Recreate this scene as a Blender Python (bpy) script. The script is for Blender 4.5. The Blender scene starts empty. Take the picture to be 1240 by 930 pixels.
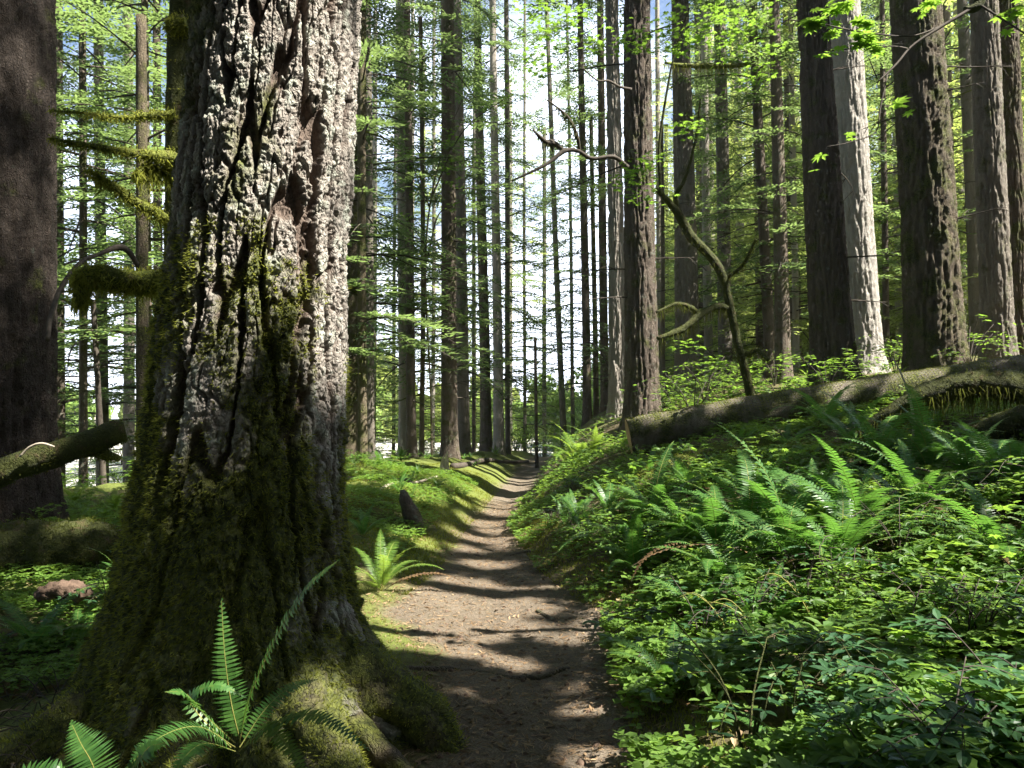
import bpy, math, random
import numpy as np
from mathutils import Vector, Matrix, Quaternion

# ---------------------------------------------------------------- camera, sky, sun, exposure
scene = bpy.context.scene
COL = scene.collection
F, CXP, CYP, HORIZON, EYE = 964.4, 620.0, 465.0, 510.0, 1.6
PITCH = math.atan((HORIZON - CYP) / F)
cam = bpy.data.objects.new("camera", bpy.data.cameras.new("camera"))
COL.objects.link(cam)
cam.data.lens, cam.data.sensor_width = 28.0, 36.0
cam.data.clip_start, cam.data.clip_end = 0.05, 3000
cam.location = (0, 0, EYE)
cam.rotation_euler = (math.radians(90) + PITCH, 0, 0)
scene.camera = cam

SUN_EL = math.radians(52)
SUN_AZ = math.atan2(0.94, -0.34)                  # towards +X and a little behind the camera
S = Vector((math.cos(SUN_EL) * math.sin(SUN_AZ), math.cos(SUN_EL) * math.cos(SUN_AZ), math.sin(SUN_EL)))
world = bpy.data.worlds.new("World")
scene.world = world
world.use_nodes = True
wn = world.node_tree
sky = wn.nodes.new("ShaderNodeTexSky")
sky.sky_type = 'NISHITA'
sky.sun_disc = False
sky.sun_elevation, sky.sun_rotation = SUN_EL, SUN_AZ
sky.air_density, sky.dust_density = 1.0, 1.5
wn.nodes['Background'].inputs['Strength'].default_value = 0.055
# made-up cloud added to whiten the low sky ahead and backlight foliage, thinning out upwards and to the sides
def _wn(t, **kw):
    n = wn.nodes.new(t)
    for k, v in kw.items():
        if k in n.inputs: n.inputs[k].default_value = v
        else: setattr(n, k, v)
    return n
_tc = _wn('ShaderNodeTexCoord')
_dot = _wn('ShaderNodeVectorMath', operation='DOT_PRODUCT')
_dot.inputs[1].default_value = (0.03, 0.92, -0.38)
wn.links.new(_tc.outputs['Generated'], _dot.inputs[0])
_nz = _wn('ShaderNodeTexNoise', Scale=3.2, Detail=7.0, Roughness=0.6)
wn.links.new(_tc.outputs['Generated'], _nz.inputs['Vector'])
_ad = _wn('ShaderNodeMath', operation='MULTIPLY_ADD')
_ad.inputs[1].default_value = 1.0
wn.links.new(_nz.outputs['Fac'], _ad.inputs[0]); wn.links.new(_dot.outputs['Value'], _ad.inputs[2])
_rp = _wn('ShaderNodeValToRGB')
_rp.color_ramp.elements[0].position, _rp.color_ramp.elements[1].position = 0.36, 0.62
_sb = _wn('ShaderNodeMath', operation='SUBTRACT'); _sb.inputs[1].default_value = 0.76
wn.links.new(_ad.outputs[0], _sb.inputs[0]); wn.links.new(_sb.outputs[0], _rp.inputs[0])
_mx = _wn('ShaderNodeMix', data_type='RGBA')
_mx.inputs[7].default_value = (14.0, 15.2, 17.6, 1)
wn.links.new(_rp.outputs[0], _mx.inputs[0]); wn.links.new(sky.outputs[0], _mx.inputs[6])
wn.links.new(_mx.outputs[2], wn.nodes['Background'].inputs[0])
sun = bpy.data.objects.new("sun", bpy.data.lights.new("sun", 'SUN'))
COL.objects.link(sun)
sun.data.energy, sun.data.angle, sun.data.color = 5.0, math.radians(0.5), (1.0, 0.95, 0.86)
sun.rotation_euler = S.to_track_quat('Z', 'Y').to_euler()
sun.location = (20, -14, 60)
scene.view_settings.view_transform = 'Standard'
scene.view_settings.look = 'None'
scene.view_settings.gamma = 1.0
scene.view_settings.use_curve_mapping = False
scene.view_settings.exposure = 2.2
HAZE = 0.0003
cy = scene.cycles
cy.max_bounces, cy.diffuse_bounces, cy.glossy_bounces, cy.transmission_bounces, cy.transparent_max_bounces = 7, 4, 2, 5, 4
cy.use_denoising = True
cy.use_adaptive_sampling = True
cy.adaptive_threshold = 0.02

# ---------------------------------------------------------------- helpers
RNG = np.random.RandomState(11)
rnd = random.Random(5)
_P = np.random.RandomState(7).permutation(256)
_P = np.concatenate([_P, _P, _P])
_G = np.random.RandomState(8).normal(size=(256, 3))
_G /= np.linalg.norm(_G, axis=1)[:, None]

def pn(x, y, z=0.0):
    """Perlin noise, about -0.7..0.7"""
    x, y, z = np.broadcast_arrays(np.asarray(x, float), np.asarray(y, float), np.asarray(z, float))
    xf, yf, zf = np.floor(x), np.floor(y), np.floor(z)
    xi, yi, zi = xf.astype(int) & 255, yf.astype(int) & 255, zf.astype(int) & 255
    x, y, z = x - xf, y - yf, z - zf
    u, v, w = [t * t * t * (t * (t * 6 - 15) + 10) for t in (x, y, z)]
    def g(a, b, c):
        h = _P[_P[_P[xi + a] + yi + b] + zi + c]
        gr = _G[h]
        return gr[..., 0] * (x - a) + gr[..., 1] * (y - b) + gr[..., 2] * (z - c)
    def lp(a, b, t): return a + (b - a) * t
    return lp(lp(lp(g(0,0,0), g(1,0,0), u), lp(g(0,1,0), g(1,1,0), u), v),
              lp(lp(g(0,0,1), g(1,0,1), u), lp(g(0,1,1), g(1,1,1), u), v), w)

def ss(t):
    t = np.clip(t, 0, 1)
    return t * t * (3 - 2 * t)

def at(px, py, Y):
    """the world point at distance Y in front of the camera on the photograph's pixel"""
    u, v = (px - CXP) / F, (CYP - py) / F
    c, s = math.cos(PITCH), math.sin(PITCH)
    fwd, up = c - v * s, v * c + s
    t = Y / fwd
    return Vector((u * t, Y, EYE + up * t))

class MB:
    def __init__(self): self.V, self.Fq, self.Ft, self.n, self.A = [], [], [], 0, []
    def add(self, V, quads=None, tris=None, mq=0, mt=0, a=None):
        V = np.asarray(V, float).reshape(-1, 3)
        self.V.append(V)
        if quads is not None and len(quads): self.Fq.append((np.asarray(quads, int) + self.n, mq))
        if tris is not None and len(tris): self.Ft.append((np.asarray(tris, int) + self.n, mt))
        self.A.append(np.zeros(len(V)) if a is None else np.broadcast_to(np.asarray(a, float), (len(V),)))
        self.n += len(V)
    def quads(self, Q, mat=0):
        Q = np.asarray(Q, float)
        if len(Q): self.add(Q.reshape(-1, 3), quads=np.arange(len(Q) * 4).reshape(-1, 4), mq=mat)
    def mesh(self, name, mats, smooth=True, attr=None):
        me = bpy.data.meshes.new(name)
        V = np.concatenate(self.V)
        q = [f for f, _ in self.Fq]; t = [f for f, _ in self.Ft]
        nq, nt = sum(map(len, q)), sum(map(len, t))
        loops = np.concatenate([np.concatenate(q).ravel() if q else np.zeros(0, int), np.concatenate(t).ravel() if t else np.zeros(0, int)])
        start = np.concatenate([np.arange(nq) * 4, nq * 4 + np.arange(nt) * 3])
        mi = np.concatenate([np.full(len(f), m) for f, m in self.Fq + self.Ft])
        me.vertices.add(len(V)); me.vertices.foreach_set("co", V.ravel())
        me.loops.add(len(loops)); me.loops.foreach_set("vertex_index", loops.astype(np.int32))
        me.polygons.add(nq + nt); me.polygons.foreach_set("loop_start", start.astype(np.int32))
        me.polygons.foreach_set("material_index", mi.astype(np.int32))
        me.polygons.foreach_set("use_smooth", np.full(nq + nt, smooth))
        for m in mats: me.materials.append(m)
        if attr:
            at_ = me.attributes.new(attr, 'FLOAT', 'POINT')
            at_.data.foreach_set("value", np.concatenate(self.A).astype(np.float32))
        me.update(calc_edges=True)
        return me

def link(name, mesh, parent=None, loc=None):
    o = bpy.data.objects.new(name, mesh)
    COL.objects.link(o)
    if parent is not None: o.parent = parent
    if loc is not None: o.location = loc
    return o

def tag(o, label=None, cat=None, group=None, kind=None):
    if label: o['label'] = label
    if cat: o['category'] = cat
    if group: o['group'] = group
    if kind: o['kind'] = kind
    return o

def thing(name, label, cat, loc=(0, 0, 0), group=None):
    o = bpy.data.objects.new(name, None)
    o.empty_display_size = 0.1
    COL.objects.link(o)
    o.location = loc
    return tag(o, label, cat, group)

def frames(P):
    P = np.asarray(P, float)
    T = np.gradient(P, axis=0)
    T /= np.linalg.norm(T, axis=1)[:, None] + 1e-9
    n = np.cross(T[0], [0.3, 0.9, 0.2]); n /= np.linalg.norm(n)
    N = [n]
    for i in range(1, len(P)):
        n = n - T[i] * np.dot(n, T[i]); n /= np.linalg.norm(n) + 1e-9
        N.append(n)
    N = np.array(N)
    return T, N, np.cross(T, N)

def smooth_path(pts, n):
    """Catmull-Rom through points; columns beyond 3 (radius) ride along"""
    p = np.asarray(pts, float)
    p = np.vstack([2 * p[0] - p[1], p, 2 * p[-1] - p[-2]])
    t = np.linspace(0, len(p) - 3 - 1e-6, n)
    i = t.astype(int); f = (t - i)[:, None]
    a, b, c, d = p[i], p[i + 1], p[i + 2], p[i + 3]
    return 0.5 * (2 * b + (c - a) * f + (2 * a - 5 * b + 4 * c - d) * f ** 2 + (3 * b - a - 3 * c + d) * f ** 3)

def tube(mb, pts, rad, segs=10, rough=0.0, freq=6.0, stretch=0.25, mat=0, caps=True, attr=None, seed=0.0):
    P = np.asarray(pts, float); n = len(P)
    rad = np.broadcast_to(np.asarray(rad, float), (n,))
    T, N, B = frames(P)
    th = np.linspace(0, 2 * np.pi, segs, endpoint=False)
    c, s = np.cos(th), np.sin(th)
    D = N[:, None] * c[None, :, None] + B[:, None] * s[None, :, None]
    R = np.repeat(rad[:, None], segs, 1)
    if rough:
        L = np.concatenate([[0], np.cumsum(np.linalg.norm(np.diff(P, axis=0), axis=1))])[:, None]
        rr = max(rad.max(), 0.02)
        k = pn(c[None] * rr * freq + seed, s[None] * rr * freq, L * freq * stretch) + 0.5 * pn(c[None] * rr * freq * 2.3, s[None] * rr * freq * 2.3 + seed, L * freq * 2.3 * stretch)
        R = R * (1 + rough * k)
    V = (P[:, None] + D * R[..., None]).reshape(-1, 3)
    i = np.arange(n - 1)[:, None] * segs; j = np.arange(segs)[None]; j2 = (j + 1) % segs
    Q = np.stack([i + j, i + j2, i + segs + j2, i + segs + j], -1).reshape(-1, 4)
    tr = None
    if caps:
        V = np.vstack([V, P[:1], P[-1:]])
        a = n * segs
        jj = np.arange(segs)
        tr = np.vstack([np.stack([np.full(segs, a), (jj + 1) % segs, jj], -1),
                        np.stack([np.full(segs, a + 1), (n - 1) * segs + jj, (n - 1) * segs + (jj + 1) % segs], -1)])
    mb.add(V, quads=Q, tris=tr, mq=mat, mt=mat, a=attr)
    return V, D.reshape(-1, 3)

def scatter(mb, TV, TQ, TT, pos, yaw, scale, tilt=None, tdir=None, mat=0):
    """copies of a small template: yaw about Z, then a tilt about a horizontal axis"""
    pos = np.asarray(pos, float); N = len(pos)
    if N == 0: return
    c, s = np.cos(yaw), np.sin(yaw)
    sc = np.broadcast_to(scale, (N,))[:, None, None]
    V = np.asarray(TV, float)[None] * sc
    x = V[..., 0] * c[:, None] - V[..., 1] * s[:, None]
    y = V[..., 0] * s[:, None] + V[..., 1] * c[:, None]
    z = V[..., 2] + 0 * x
    if tilt is not None:
        if tdir is None: tdir = RNG.uniform(0, 2 * np.pi, N)
        kx, ky = np.cos(tdir)[:, None], np.sin(tdir)[:, None]
        ct, st = np.cos(tilt)[:, None], np.sin(tilt)[:, None]
        d = (kx * x + ky * y) * (1 - ct)
        x, y, z = x * ct + ky * z * st + kx * d, y * ct - kx * z * st + ky * d, z * ct + (kx * y - ky * x) * st
    W = np.stack([x, y, z], -1) + pos[:, None]
    k = len(TV)
    off = (np.arange(N) * k)[:, None, None]
    q = (np.asarray(TQ)[None] + off).reshape(-1, 4) if TQ is not None else None
    t = (np.asarray(TT)[None] + off).reshape(-1, 3) if TT is not None else None
    mb.add(W.reshape(-1, 3), quads=q, tris=t, mq=mat, mt=mat)

# ---------------------------------------------------------------- terrain shape
_ty = [-30, 1.5, 3.7, 5.3, 6.7, 8.6, 11.9, 17, 26, 34, 60, 200]
_tx = [-0.4, 0.0, 0.10, 0.22, -0.18, -0.25, -0.36, -0.06, 0.58, 1.2, 4, 20]
_tw = [0.5, 0.5, 0.50, 0.58, 0.94, 0.58, 0.37, 0.37, 0.46, 0.6, 0.7, 0.7]
def tx(y): return (np.interp(y - .8, _ty, _tx) + np.interp(y, _ty, _tx) + np.interp(y + .8, _ty, _tx)) / 3
def tw(y): return np.interp(y, _ty, _tw)

def gz(x, y, detail=True):
    x, y = np.asarray(x, float), np.asarray(y, float)
    s = x - tx(y)
    hw = tw(y)
    sr, sl = np.maximum(s - hw, 0), np.maximum(-s - hw, 0)
    A = 0.09 * np.clip(y, 1.5, 26)
    z = A * (1 - np.exp(-sr / 1.6)) + 0.12 * np.minimum(sr, 14) + 0.10 * np.clip(sr - 14, 0, 60)
    Bm = np.interp(y, [2, 6, 8, 11, 20], [0.10, 0.14, 0.32, 0.62, 0.62])
    z = z + Bm * (1 - np.exp(-sl / 0.9))
    dl = ss(((-x - 5.2) + 0.30 * (y - 13)) / 16.0) * ss((y - 4) / 6)
    df = ss((y - 37) / 20.0) * ss((16 - x + 0.1 * (y - 37)) / 12.0)
    d = np.maximum(dl, df)
    z = z * (1 - d) - 1.5 * d - 2.2 * dl * (1 - df)
    z = z + (3.5 + 11 * ss((x - 5) / 40)) * ss((y - 120) / 80) * d
    if detail:
        z = z + np.where(sl > .25, .10 * pn(x * 2.3, y * 2.3, 17) * ss((sl - .25) / .4), 0)
        off = ss((np.abs(s) - hw) / 0.5)
        z = z + off * (0.16 * pn(x * .55, y * .55, 3) + 0.09 * pn(x * 1.6, y * 1.6, 7) + 0.035 * pn(x * 5, y * 5, 1))
        z = z + (1 - off) * (0.035 * pn(x * 2.4, y * 2.4, 2) + 0.02 * pn(x * 8, y * 8, 4) + 0.008 * pn(x * 22, y * 22, 5)) - 0.05 * (1 - ss(np.abs(s) / hw))
    return z

def G(x, y): return float(gz(x, y))

def hit(px, py):
    """where the ray through a pixel of the photograph meets the ground"""
    Y = np.linspace(2.0, 60, 3000)
    P = np.array([at(px, py, 1.0)[0], at(px, py, 1.0)[2] - EYE])
    x, z = P[0] * Y, EYE + P[1] * Y
    k = np.argmax(z < gz(x, Y))
    return float(x[k]), float(Y[k]), G(x[k], Y[k])

# ---------------------------------------------------------------- materials
def mat(name):
    m = bpy.data.materials.new(name)
    m.use_nodes = True
    nt = m.node_tree
    b = nt.nodes['Principled BSDF']
    b.inputs['Roughness'].default_value = 0.85
    b.inputs['Specular IOR Level'].default_value = 0.25
    return m, nt, b

def node(nt, typ, **kw):
    n = nt.nodes.new(typ)
    for k, v in kw.items():
        if k in n.inputs: n.inputs[k].default_value = v
        else: setattr(n, k, v)
    return n

def noise(nt, vec, scale, detail=6, rough=0.6, dist=0.0):
    n = node(nt, 'ShaderNodeTexNoise', Scale=scale, Detail=detail, Roughness=rough, Distortion=dist)
    if vec is not None: nt.links.new(vec, n.inputs['Vector'])
    return n.outputs['Fac']

def ramp(nt, fac, stops):
    r = nt.nodes.new('ShaderNodeValToRGB')
    e = r.color_ramp.elements
    while len(e) < len(stops): e.new(0.5)
    for el, (p, c) in zip(e, stops):
        el.position = p
        el.color = (*c, 1) if len(c) == 3 else c
    nt.links.new(fac, r.inputs[0])
    return r.outputs[0]

def mix(nt, fac, a, b, blend='MIX'):
    n = nt.nodes.new('ShaderNodeMix')
    n.data_type = 'RGBA'; n.blend_type = blend
    for k, v in ((0, fac), (6, a), (7, b)):
        if hasattr(v, 'is_linked'): nt.links.new(v, n.inputs[k])
        else: n.inputs[k].default_value = (*v, 1) if isinstance(v, tuple) else v
    return n.outputs[2]

def math_(nt, op, a, b=None, clamp=False):
    n = node(nt, 'ShaderNodeMath', operation=op)
    n.use_clamp = clamp
    for k, v in ((0, a), (1, b)):
        if v is None: continue
        if hasattr(v, 'is_linked'): nt.links.new(v, n.inputs[k])
        else: n.inputs[k].default_value = v
    return n.outputs[0]

def bump(nt, h, strength, dist, bsdf):
    n = node(nt, 'ShaderNodeBump', Strength=strength, Distance=dist)
    nt.links.new(h, n.inputs['Height'])
    nt.links.new(n.outputs[0], bsdf.inputs['Normal'])

def mapped(nt, scale, rand=True):
    tc = nt.nodes.new('ShaderNodeTexCoord')
    mp = nt.nodes.new('ShaderNodeMapping')
    mp.inputs['Scale'].default_value = scale
    nt.links.new(tc.outputs['Object'], mp.inputs['Vector'])
    if rand:
        oi = nt.nodes.new('ShaderNodeObjectInfo')
        cm = node(nt, 'ShaderNodeCombineXYZ')
        k = math_(nt, 'MULTIPLY', oi.outputs['Random'], 37.0)
        for i in range(3): nt.links.new(k, cm.inputs[i])
        nt.links.new(cm.outputs[0], mp.inputs['Location'])
    return mp.outputs[0]

def bark_mat(name, dark, light, lichen, lichen_amt=0.45, moss_amt=0.0, bumpd=0.03, fr=9.0, attr=False):
    m, nt, b = mat(name)
    v = mapped(nt, (1, 1, 0.16))
    iso = mapped(nt, (1, 1, 1))
    n1 = noise(nt, v, fr, 8, 0.65, 0.6)
    n2 = noise(nt, iso, 3.0, 5)
    n3 = noise(nt, iso, 38, 4)
    c = ramp(nt, n1, [(0.3, dark), (0.62, light)])
    c = mix(nt, math_(nt, 'MULTIPLY', n3, 0.7), c, tuple(x * 1.35 for x in light))
    lf = ramp(nt, noise(nt, iso, 7, 7, 0.7), [(1 - lichen_amt, (0, 0, 0)), (1 - lichen_amt + 0.08, (1, 1, 1))])
    c = mix(nt, math_(nt, 'MULTIPLY', lf, 0.75), c, lichen)
    oi = nt.nodes.new('ShaderNodeObjectInfo')
    tint = ramp(nt, oi.outputs['Random'], [(0, (0.8, 0.78, 0.76)), (1, (1.15, 1.12, 1.05))])
    c = mix(nt, 1.0, c, tint, 'MULTIPLY')
    mossc = mix(nt, ramp(nt, n3, [(.36, (0, 0, 0)), (.62, (1, 1, 1))]), (0.022, 0.030, 0.006), (0.105, 0.12, 0.02))
    if attr:
        a = nt.nodes.new('ShaderNodeAttribute'); a.attribute_name = 'moss'
        f = a.outputs['Fac']
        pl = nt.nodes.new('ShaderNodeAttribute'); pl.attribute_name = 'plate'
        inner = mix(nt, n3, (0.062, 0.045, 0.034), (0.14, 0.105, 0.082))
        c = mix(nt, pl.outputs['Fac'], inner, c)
    else:
        f = ramp(nt, n2, [(max(0.0, 0.62 - moss_amt), (0, 0, 0)), (0.8 - moss_amt, (1, 1, 1))]) if moss_amt else None
    if f is not None:
        f = math_(nt, 'MULTIPLY', f, 0.92)
        c = mix(nt, f, c, mossc)
    nt.links.new(c, b.inputs['Base Color'])
    sc = node(nt, 'ShaderNodeTexVoronoi', Scale=34.0, feature='DISTANCE_TO_EDGE')       # small bark scales
    v2 = mapped(nt, (1, 1, 0.7))
    wv = nt.nodes.new('ShaderNodeVectorMath'); wv.operation = 'MULTIPLY_ADD'
    nz = node(nt, 'ShaderNodeTexNoise', Scale=12.0, Detail=3.0); nt.links.new(v2, nz.inputs['Vector'])
    nt.links.new(nz.outputs['Color'], wv.inputs[0]); wv.inputs[1].default_value = (.12, .12, .12); nt.links.new(v2, wv.inputs[2])
    nt.links.new(wv.outputs[0], sc.inputs['Vector'])
    edge = ramp(nt, sc.outputs['Distance'], [(0.0, (0, 0, 0)), (0.14, (1, 1, 1))])
    h = math_(nt, 'ADD', math_(nt, 'ADD', n1, math_(nt, 'MULTIPLY', n3, 0.35)), math_(nt, 'MULTIPLY', edge, 0.35))
    bump(nt, h, 1.0, bumpd, b)
    return m

def moss_mat(name, a, c, scale=1.0):
    m, nt, b = mat(name)
    v = mapped(nt, (1, 1, 1))
    n1, n2 = noise(nt, v, 4 * scale, 5), noise(nt, v, 60 * scale, 4)
    col = ramp(nt, math_(nt, 'ADD', math_(nt, 'MULTIPLY', n1, 0.6), math_(nt, 'MULTIPLY', n2, 0.4)), [(0.32, a), (0.68, c)])
    br = ramp(nt, noise(nt, v, 9 * scale, 6), [(0.56, (0, 0, 0)), (0.66, (1, 1, 1))])
    col = mix(nt, math_(nt, 'MULTIPLY', br, 0.6), col, (0.085, 0.055, 0.03))
    nt.links.new(col, b.inputs['Base Color'])
    bump(nt, math_(nt, 'ADD', n2, math_(nt, 'MULTIPLY', noise(nt, v, 18 * scale, 5), 1.5)), 1.0, 0.03, b)
    return m

def leaf_mat(name, c1, c2, trans, tfac=0.45, rough=0.5, spec=0.3):
    m, nt, b = mat(name)
    gi = nt.nodes.new('ShaderNodeNewGeometry')
    oi = nt.nodes.new('ShaderNodeObjectInfo')
    f = math_(nt, 'ADD', math_(nt, 'MULTIPLY', gi.outputs['Random Per Island'], 0.75), math_(nt, 'MULTIPLY', oi.outputs['Random'], 0.3))
    c = ramp(nt, f, [(0.05, c1), (0.95, c2)])
    nt.links.new(c, b.inputs['Base Color'])
    b.inputs['Roughness'].default_value = rough
    b.inputs['Specular IOR Level'].default_value = spec
    t = node(nt, 'ShaderNodeBsdfTranslucent')
    tc = mix(nt, f, tuple(x * 0.75 for x in trans), tuple(x * 1.2 for x in trans))
    nt.links.new(tc, t.inputs['Color'])
    mx = node(nt, 'ShaderNodeMixShader')
    mx.inputs[0].default_value = tfac
    nt.links.new(b.outputs[0], mx.inputs[1]); nt.links.new(t.outputs[0], mx.inputs[2])
    nt.links.new(mx.outputs[0], nt.nodes['Material Output'].inputs['Surface'])
    return m

def plain(name, c1, c2, scale=12, rough=0.85, bumpd=0.01):
    m, nt, b = mat(name)
    v = mapped(nt, (1, 1, 1))
    n1 = noise(nt, v, scale, 6)
    nt.links.new(ramp(nt, n1, [(0.3, c1), (0.7, c2)]), b.inputs['Base Color'])
    b.inputs['Roughness'].default_value = rough
    bump(nt, n1, 0.6, bumpd, b)
    return m

M = {}
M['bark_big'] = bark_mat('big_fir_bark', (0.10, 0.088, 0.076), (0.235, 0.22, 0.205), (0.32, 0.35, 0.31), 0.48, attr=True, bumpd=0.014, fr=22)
M['bark_dark'] = bark_mat('dark_furrowed_bark', (0.042, 0.033, 0.026), (0.15, 0.122, 0.098), (0.22, 0.25, 0.20), 0.43, 0.10, 0.05)
M['bark_shade'] = bark_mat('shade_darkened_bark', (0.020, 0.016, 0.013), (0.055, 0.043, 0.035), (0.09, 0.105, 0.085), 0.36, 0.04, 0.05, 14)  # shade put into the colour: bark darkened though sun reaches this trunk
M['bark_white'] = bark_mat('whitish_bark', (0.19, 0.178, 0.158), (0.38, 0.36, 0.33), (0.38, 0.39, 0.34), 0.46, 0.0, 0.03, 15)
M['bark_deep'] = bark_mat('deep_brown_bark', (0.03, 0.024, 0.019), (0.105, 0.085, 0.067), (0.17, 0.19, 0.15), 0.40, 0.10, 0.05)
M['bark_grey'] = bark_mat('grey_bark', (0.085, 0.074, 0.062), (0.19, 0.17, 0.145), (0.23, 0.25, 0.21), 0.42, 0.08, 0.04, 12)
M['bark_pale'] = bark_mat('pale_bark', (0.15, 0.135, 0.115), (0.30, 0.275, 0.245), (0.31, 0.32, 0.28), 0.46, 0.0, 0.03, 13)
M['bark_moss'] = bark_mat('mossy_bark', (0.065, 0.052, 0.035), (0.14, 0.115, 0.08), (0.17, 0.20, 0.13), 0.38, 0.17, 0.05)
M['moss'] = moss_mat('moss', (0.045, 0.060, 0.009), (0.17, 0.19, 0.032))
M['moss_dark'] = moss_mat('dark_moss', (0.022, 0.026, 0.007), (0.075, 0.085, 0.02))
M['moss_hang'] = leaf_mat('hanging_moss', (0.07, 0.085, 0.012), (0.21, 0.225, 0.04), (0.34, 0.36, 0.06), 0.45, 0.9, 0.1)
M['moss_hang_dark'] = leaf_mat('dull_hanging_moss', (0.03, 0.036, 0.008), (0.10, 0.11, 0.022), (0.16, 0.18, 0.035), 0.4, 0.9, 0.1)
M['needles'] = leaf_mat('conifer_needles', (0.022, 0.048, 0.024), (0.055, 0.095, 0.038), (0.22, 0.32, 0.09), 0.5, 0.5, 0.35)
M['needles_lit'] = leaf_mat('sun_tinted_conifer_needles', (0.09, 0.125, 0.045), (0.16, 0.195, 0.065), (0.46, 0.55, 0.14), 0.55, 0.5, 0.3)  # brighter copy of the needles, with sunlight put into the colour
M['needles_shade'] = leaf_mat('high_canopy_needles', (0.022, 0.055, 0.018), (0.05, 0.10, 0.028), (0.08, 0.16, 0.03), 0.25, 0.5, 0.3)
M['maple'] = leaf_mat('maple_leaf', (0.05, 0.11, 0.018), (0.09, 0.165, 0.03), (0.26, 0.44, 0.05), 0.52, 0.45, 0.3)
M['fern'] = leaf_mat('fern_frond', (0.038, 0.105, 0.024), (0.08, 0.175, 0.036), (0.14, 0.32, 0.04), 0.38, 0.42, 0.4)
M['fern_lit'] = leaf_mat('sun_tinted_fern_frond', (0.06, 0.13, 0.02), (0.11, 0.19, 0.03), (0.28, 0.42, 0.05), 0.45, 0.45, 0.3)  # lit version of the fern green; the sunshine is in its colour
M['fern_dead'] = leaf_mat('withered_fern_frond', (0.085, 0.05, 0.024), (0.16, 0.10, 0.045), (0.16, 0.10, 0.03), 0.3, 0.7, 0.2)
M['clover'] = leaf_mat('clover_leaf', (0.06, 0.125, 0.022), (0.135, 0.225, 0.04), (0.28, 0.44, 0.05), 0.40, 0.5, 0.25)
M['broad'] = leaf_mat('broad_leaf', (0.045, 0.105, 0.024), (0.13, 0.215, 0.045), (0.27, 0.43, 0.055), 0.40, 0.45, 0.3)
M['shrub'] = leaf_mat('dark_shrub_leaf', (0.024, 0.068, 0.028), (0.05, 0.115, 0.042), (0.09, 0.22, 0.04), 0.28, 0.36, 0.4)
M['alder'] = leaf_mat('sunlit_alder_leaf', (0.13, 0.21, 0.05), (0.20, 0.30, 0.08), (0.40, 0.54, 0.12), 0.45, 0.5, 0.3)
M['wood'] = plain('dead_branch_wood', (0.032, 0.026, 0.02), (0.085, 0.07, 0.055), 14)
M['wood_pale'] = plain('bleached_wood', (0.30, 0.25, 0.19), (0.48, 0.42, 0.34), 18)
M['rot_bark'] = plain('rotting_bark', (0.06, 0.04, 0.028), (0.15, 0.10, 0.07), 22, bumpd=.03)
M['cut'] = plain('sawn_wood', (0.26, 0.17, 0.08), (0.42, 0.29, 0.15), 26)
M['stalk'] = plain('yellow_stalk', (0.17, 0.18, 0.04), (0.27, 0.25, 0.07), 20)
M['litter'] = leaf_mat('dead_leaf_litter', (0.10, 0.06, 0.03), (0.34, 0.24, 0.14), (0.2, 0.12, 0.05), 0.1, 0.8, 0.2)
M['yellow_leaf'] = leaf_mat('yellow_leaf', (0.50, 0.30, 0.03), (0.62, 0.42, 0.06), (0.6, 0.4, 0.05), 0.3, 0.5, 0.3)

def ground_mat(name, path):
    m, nt, b = mat(name)
    tc = nt.nodes.new('ShaderNodeTexCoord')
    v = tc.outputs['Object']
    n1, n2, n3 = noise(nt, v, 1.3, 5), noise(nt, v, 14, 6, 0.7), noise(nt, v, 90, 3, 0.7)
    dirt = ramp(nt, math_(nt, 'ADD', math_(nt, 'MULTIPLY', n1, 0.4), math_(nt, 'MULTIPLY', n2, 0.6)), [(0.30, (0.086, 0.069, 0.047)), (0.70, (0.285, 0.24, 0.175))])
    dirt = mix(nt, ramp(nt, n3, [(0.35, (1, 1, 1)), (0.75, (0, 0, 0))]), dirt, (0.085, 0.063, 0.046))
    a = nt.nodes.new('ShaderNodeAttribute'); a.attribute_name = 'mask'
    sep = node(nt, 'ShaderNodeSeparateColor')
    nt.links.new(a.outputs['Color'], sep.inputs[0])
    hum = ramp(nt, n2, [(0.3, (0.05, 0.035, 0.022)), (0.7, (0.12, 0.085, 0.05))])
    mo = ramp(nt, math_(nt, 'ADD', math_(nt, 'MULTIPLY', n2, 0.5), math_(nt, 'MULTIPLY', n3, 0.5)), [(0.3, (0.04, 0.06, 0.010)), (0.7, (0.16, 0.19, 0.035))])
    fm = math_(nt, 'ADD', sep.outputs[1], math_(nt, 'MULTIPLY', math_(nt, 'SUBTRACT', n2, 0.5), 1.6), True)
    c = mix(nt, fm, hum, mo)
    ft = math_(nt, 'ADD', sep.outputs[0], math_(nt, 'MULTIPLY', math_(nt, 'SUBTRACT', n2, 0.5), 0.9), True)
    c = mix(nt, ft, c, dirt)
    gr = ramp(nt, n2, [(0.3, (0.42, 0.41, 0.36)), (0.7, (0.60, 0.58, 0.52))])
    c = mix(nt, sep.outputs[2], c, gr)
    nt.links.new(c, b.inputs['Base Color'])
    b.inputs['Roughness'].default_value = 0.95
    bump(nt, math_(nt, 'ADD', n2, math_(nt, 'MULTIPLY', n3, 0.6)), 0.8, 0.025, b)
    return m
M['ground'] = ground_mat('forest_floor', False)
#STRUCT
# ---------------------------------------------------------------- ground and path
def axis(a, b, fine, lo, hi, grow=1.10, mx=6.0):
    x = list(np.arange(a, b + 1e-6, fine))
    st, v = fine, b
    while v < hi: st = min(st * grow, mx); v += st; x.append(v)
    st, v = fine, a
    while v > lo: st = min(st * grow, mx); v -= st; x.insert(0, v)
    return np.array(x)

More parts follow.
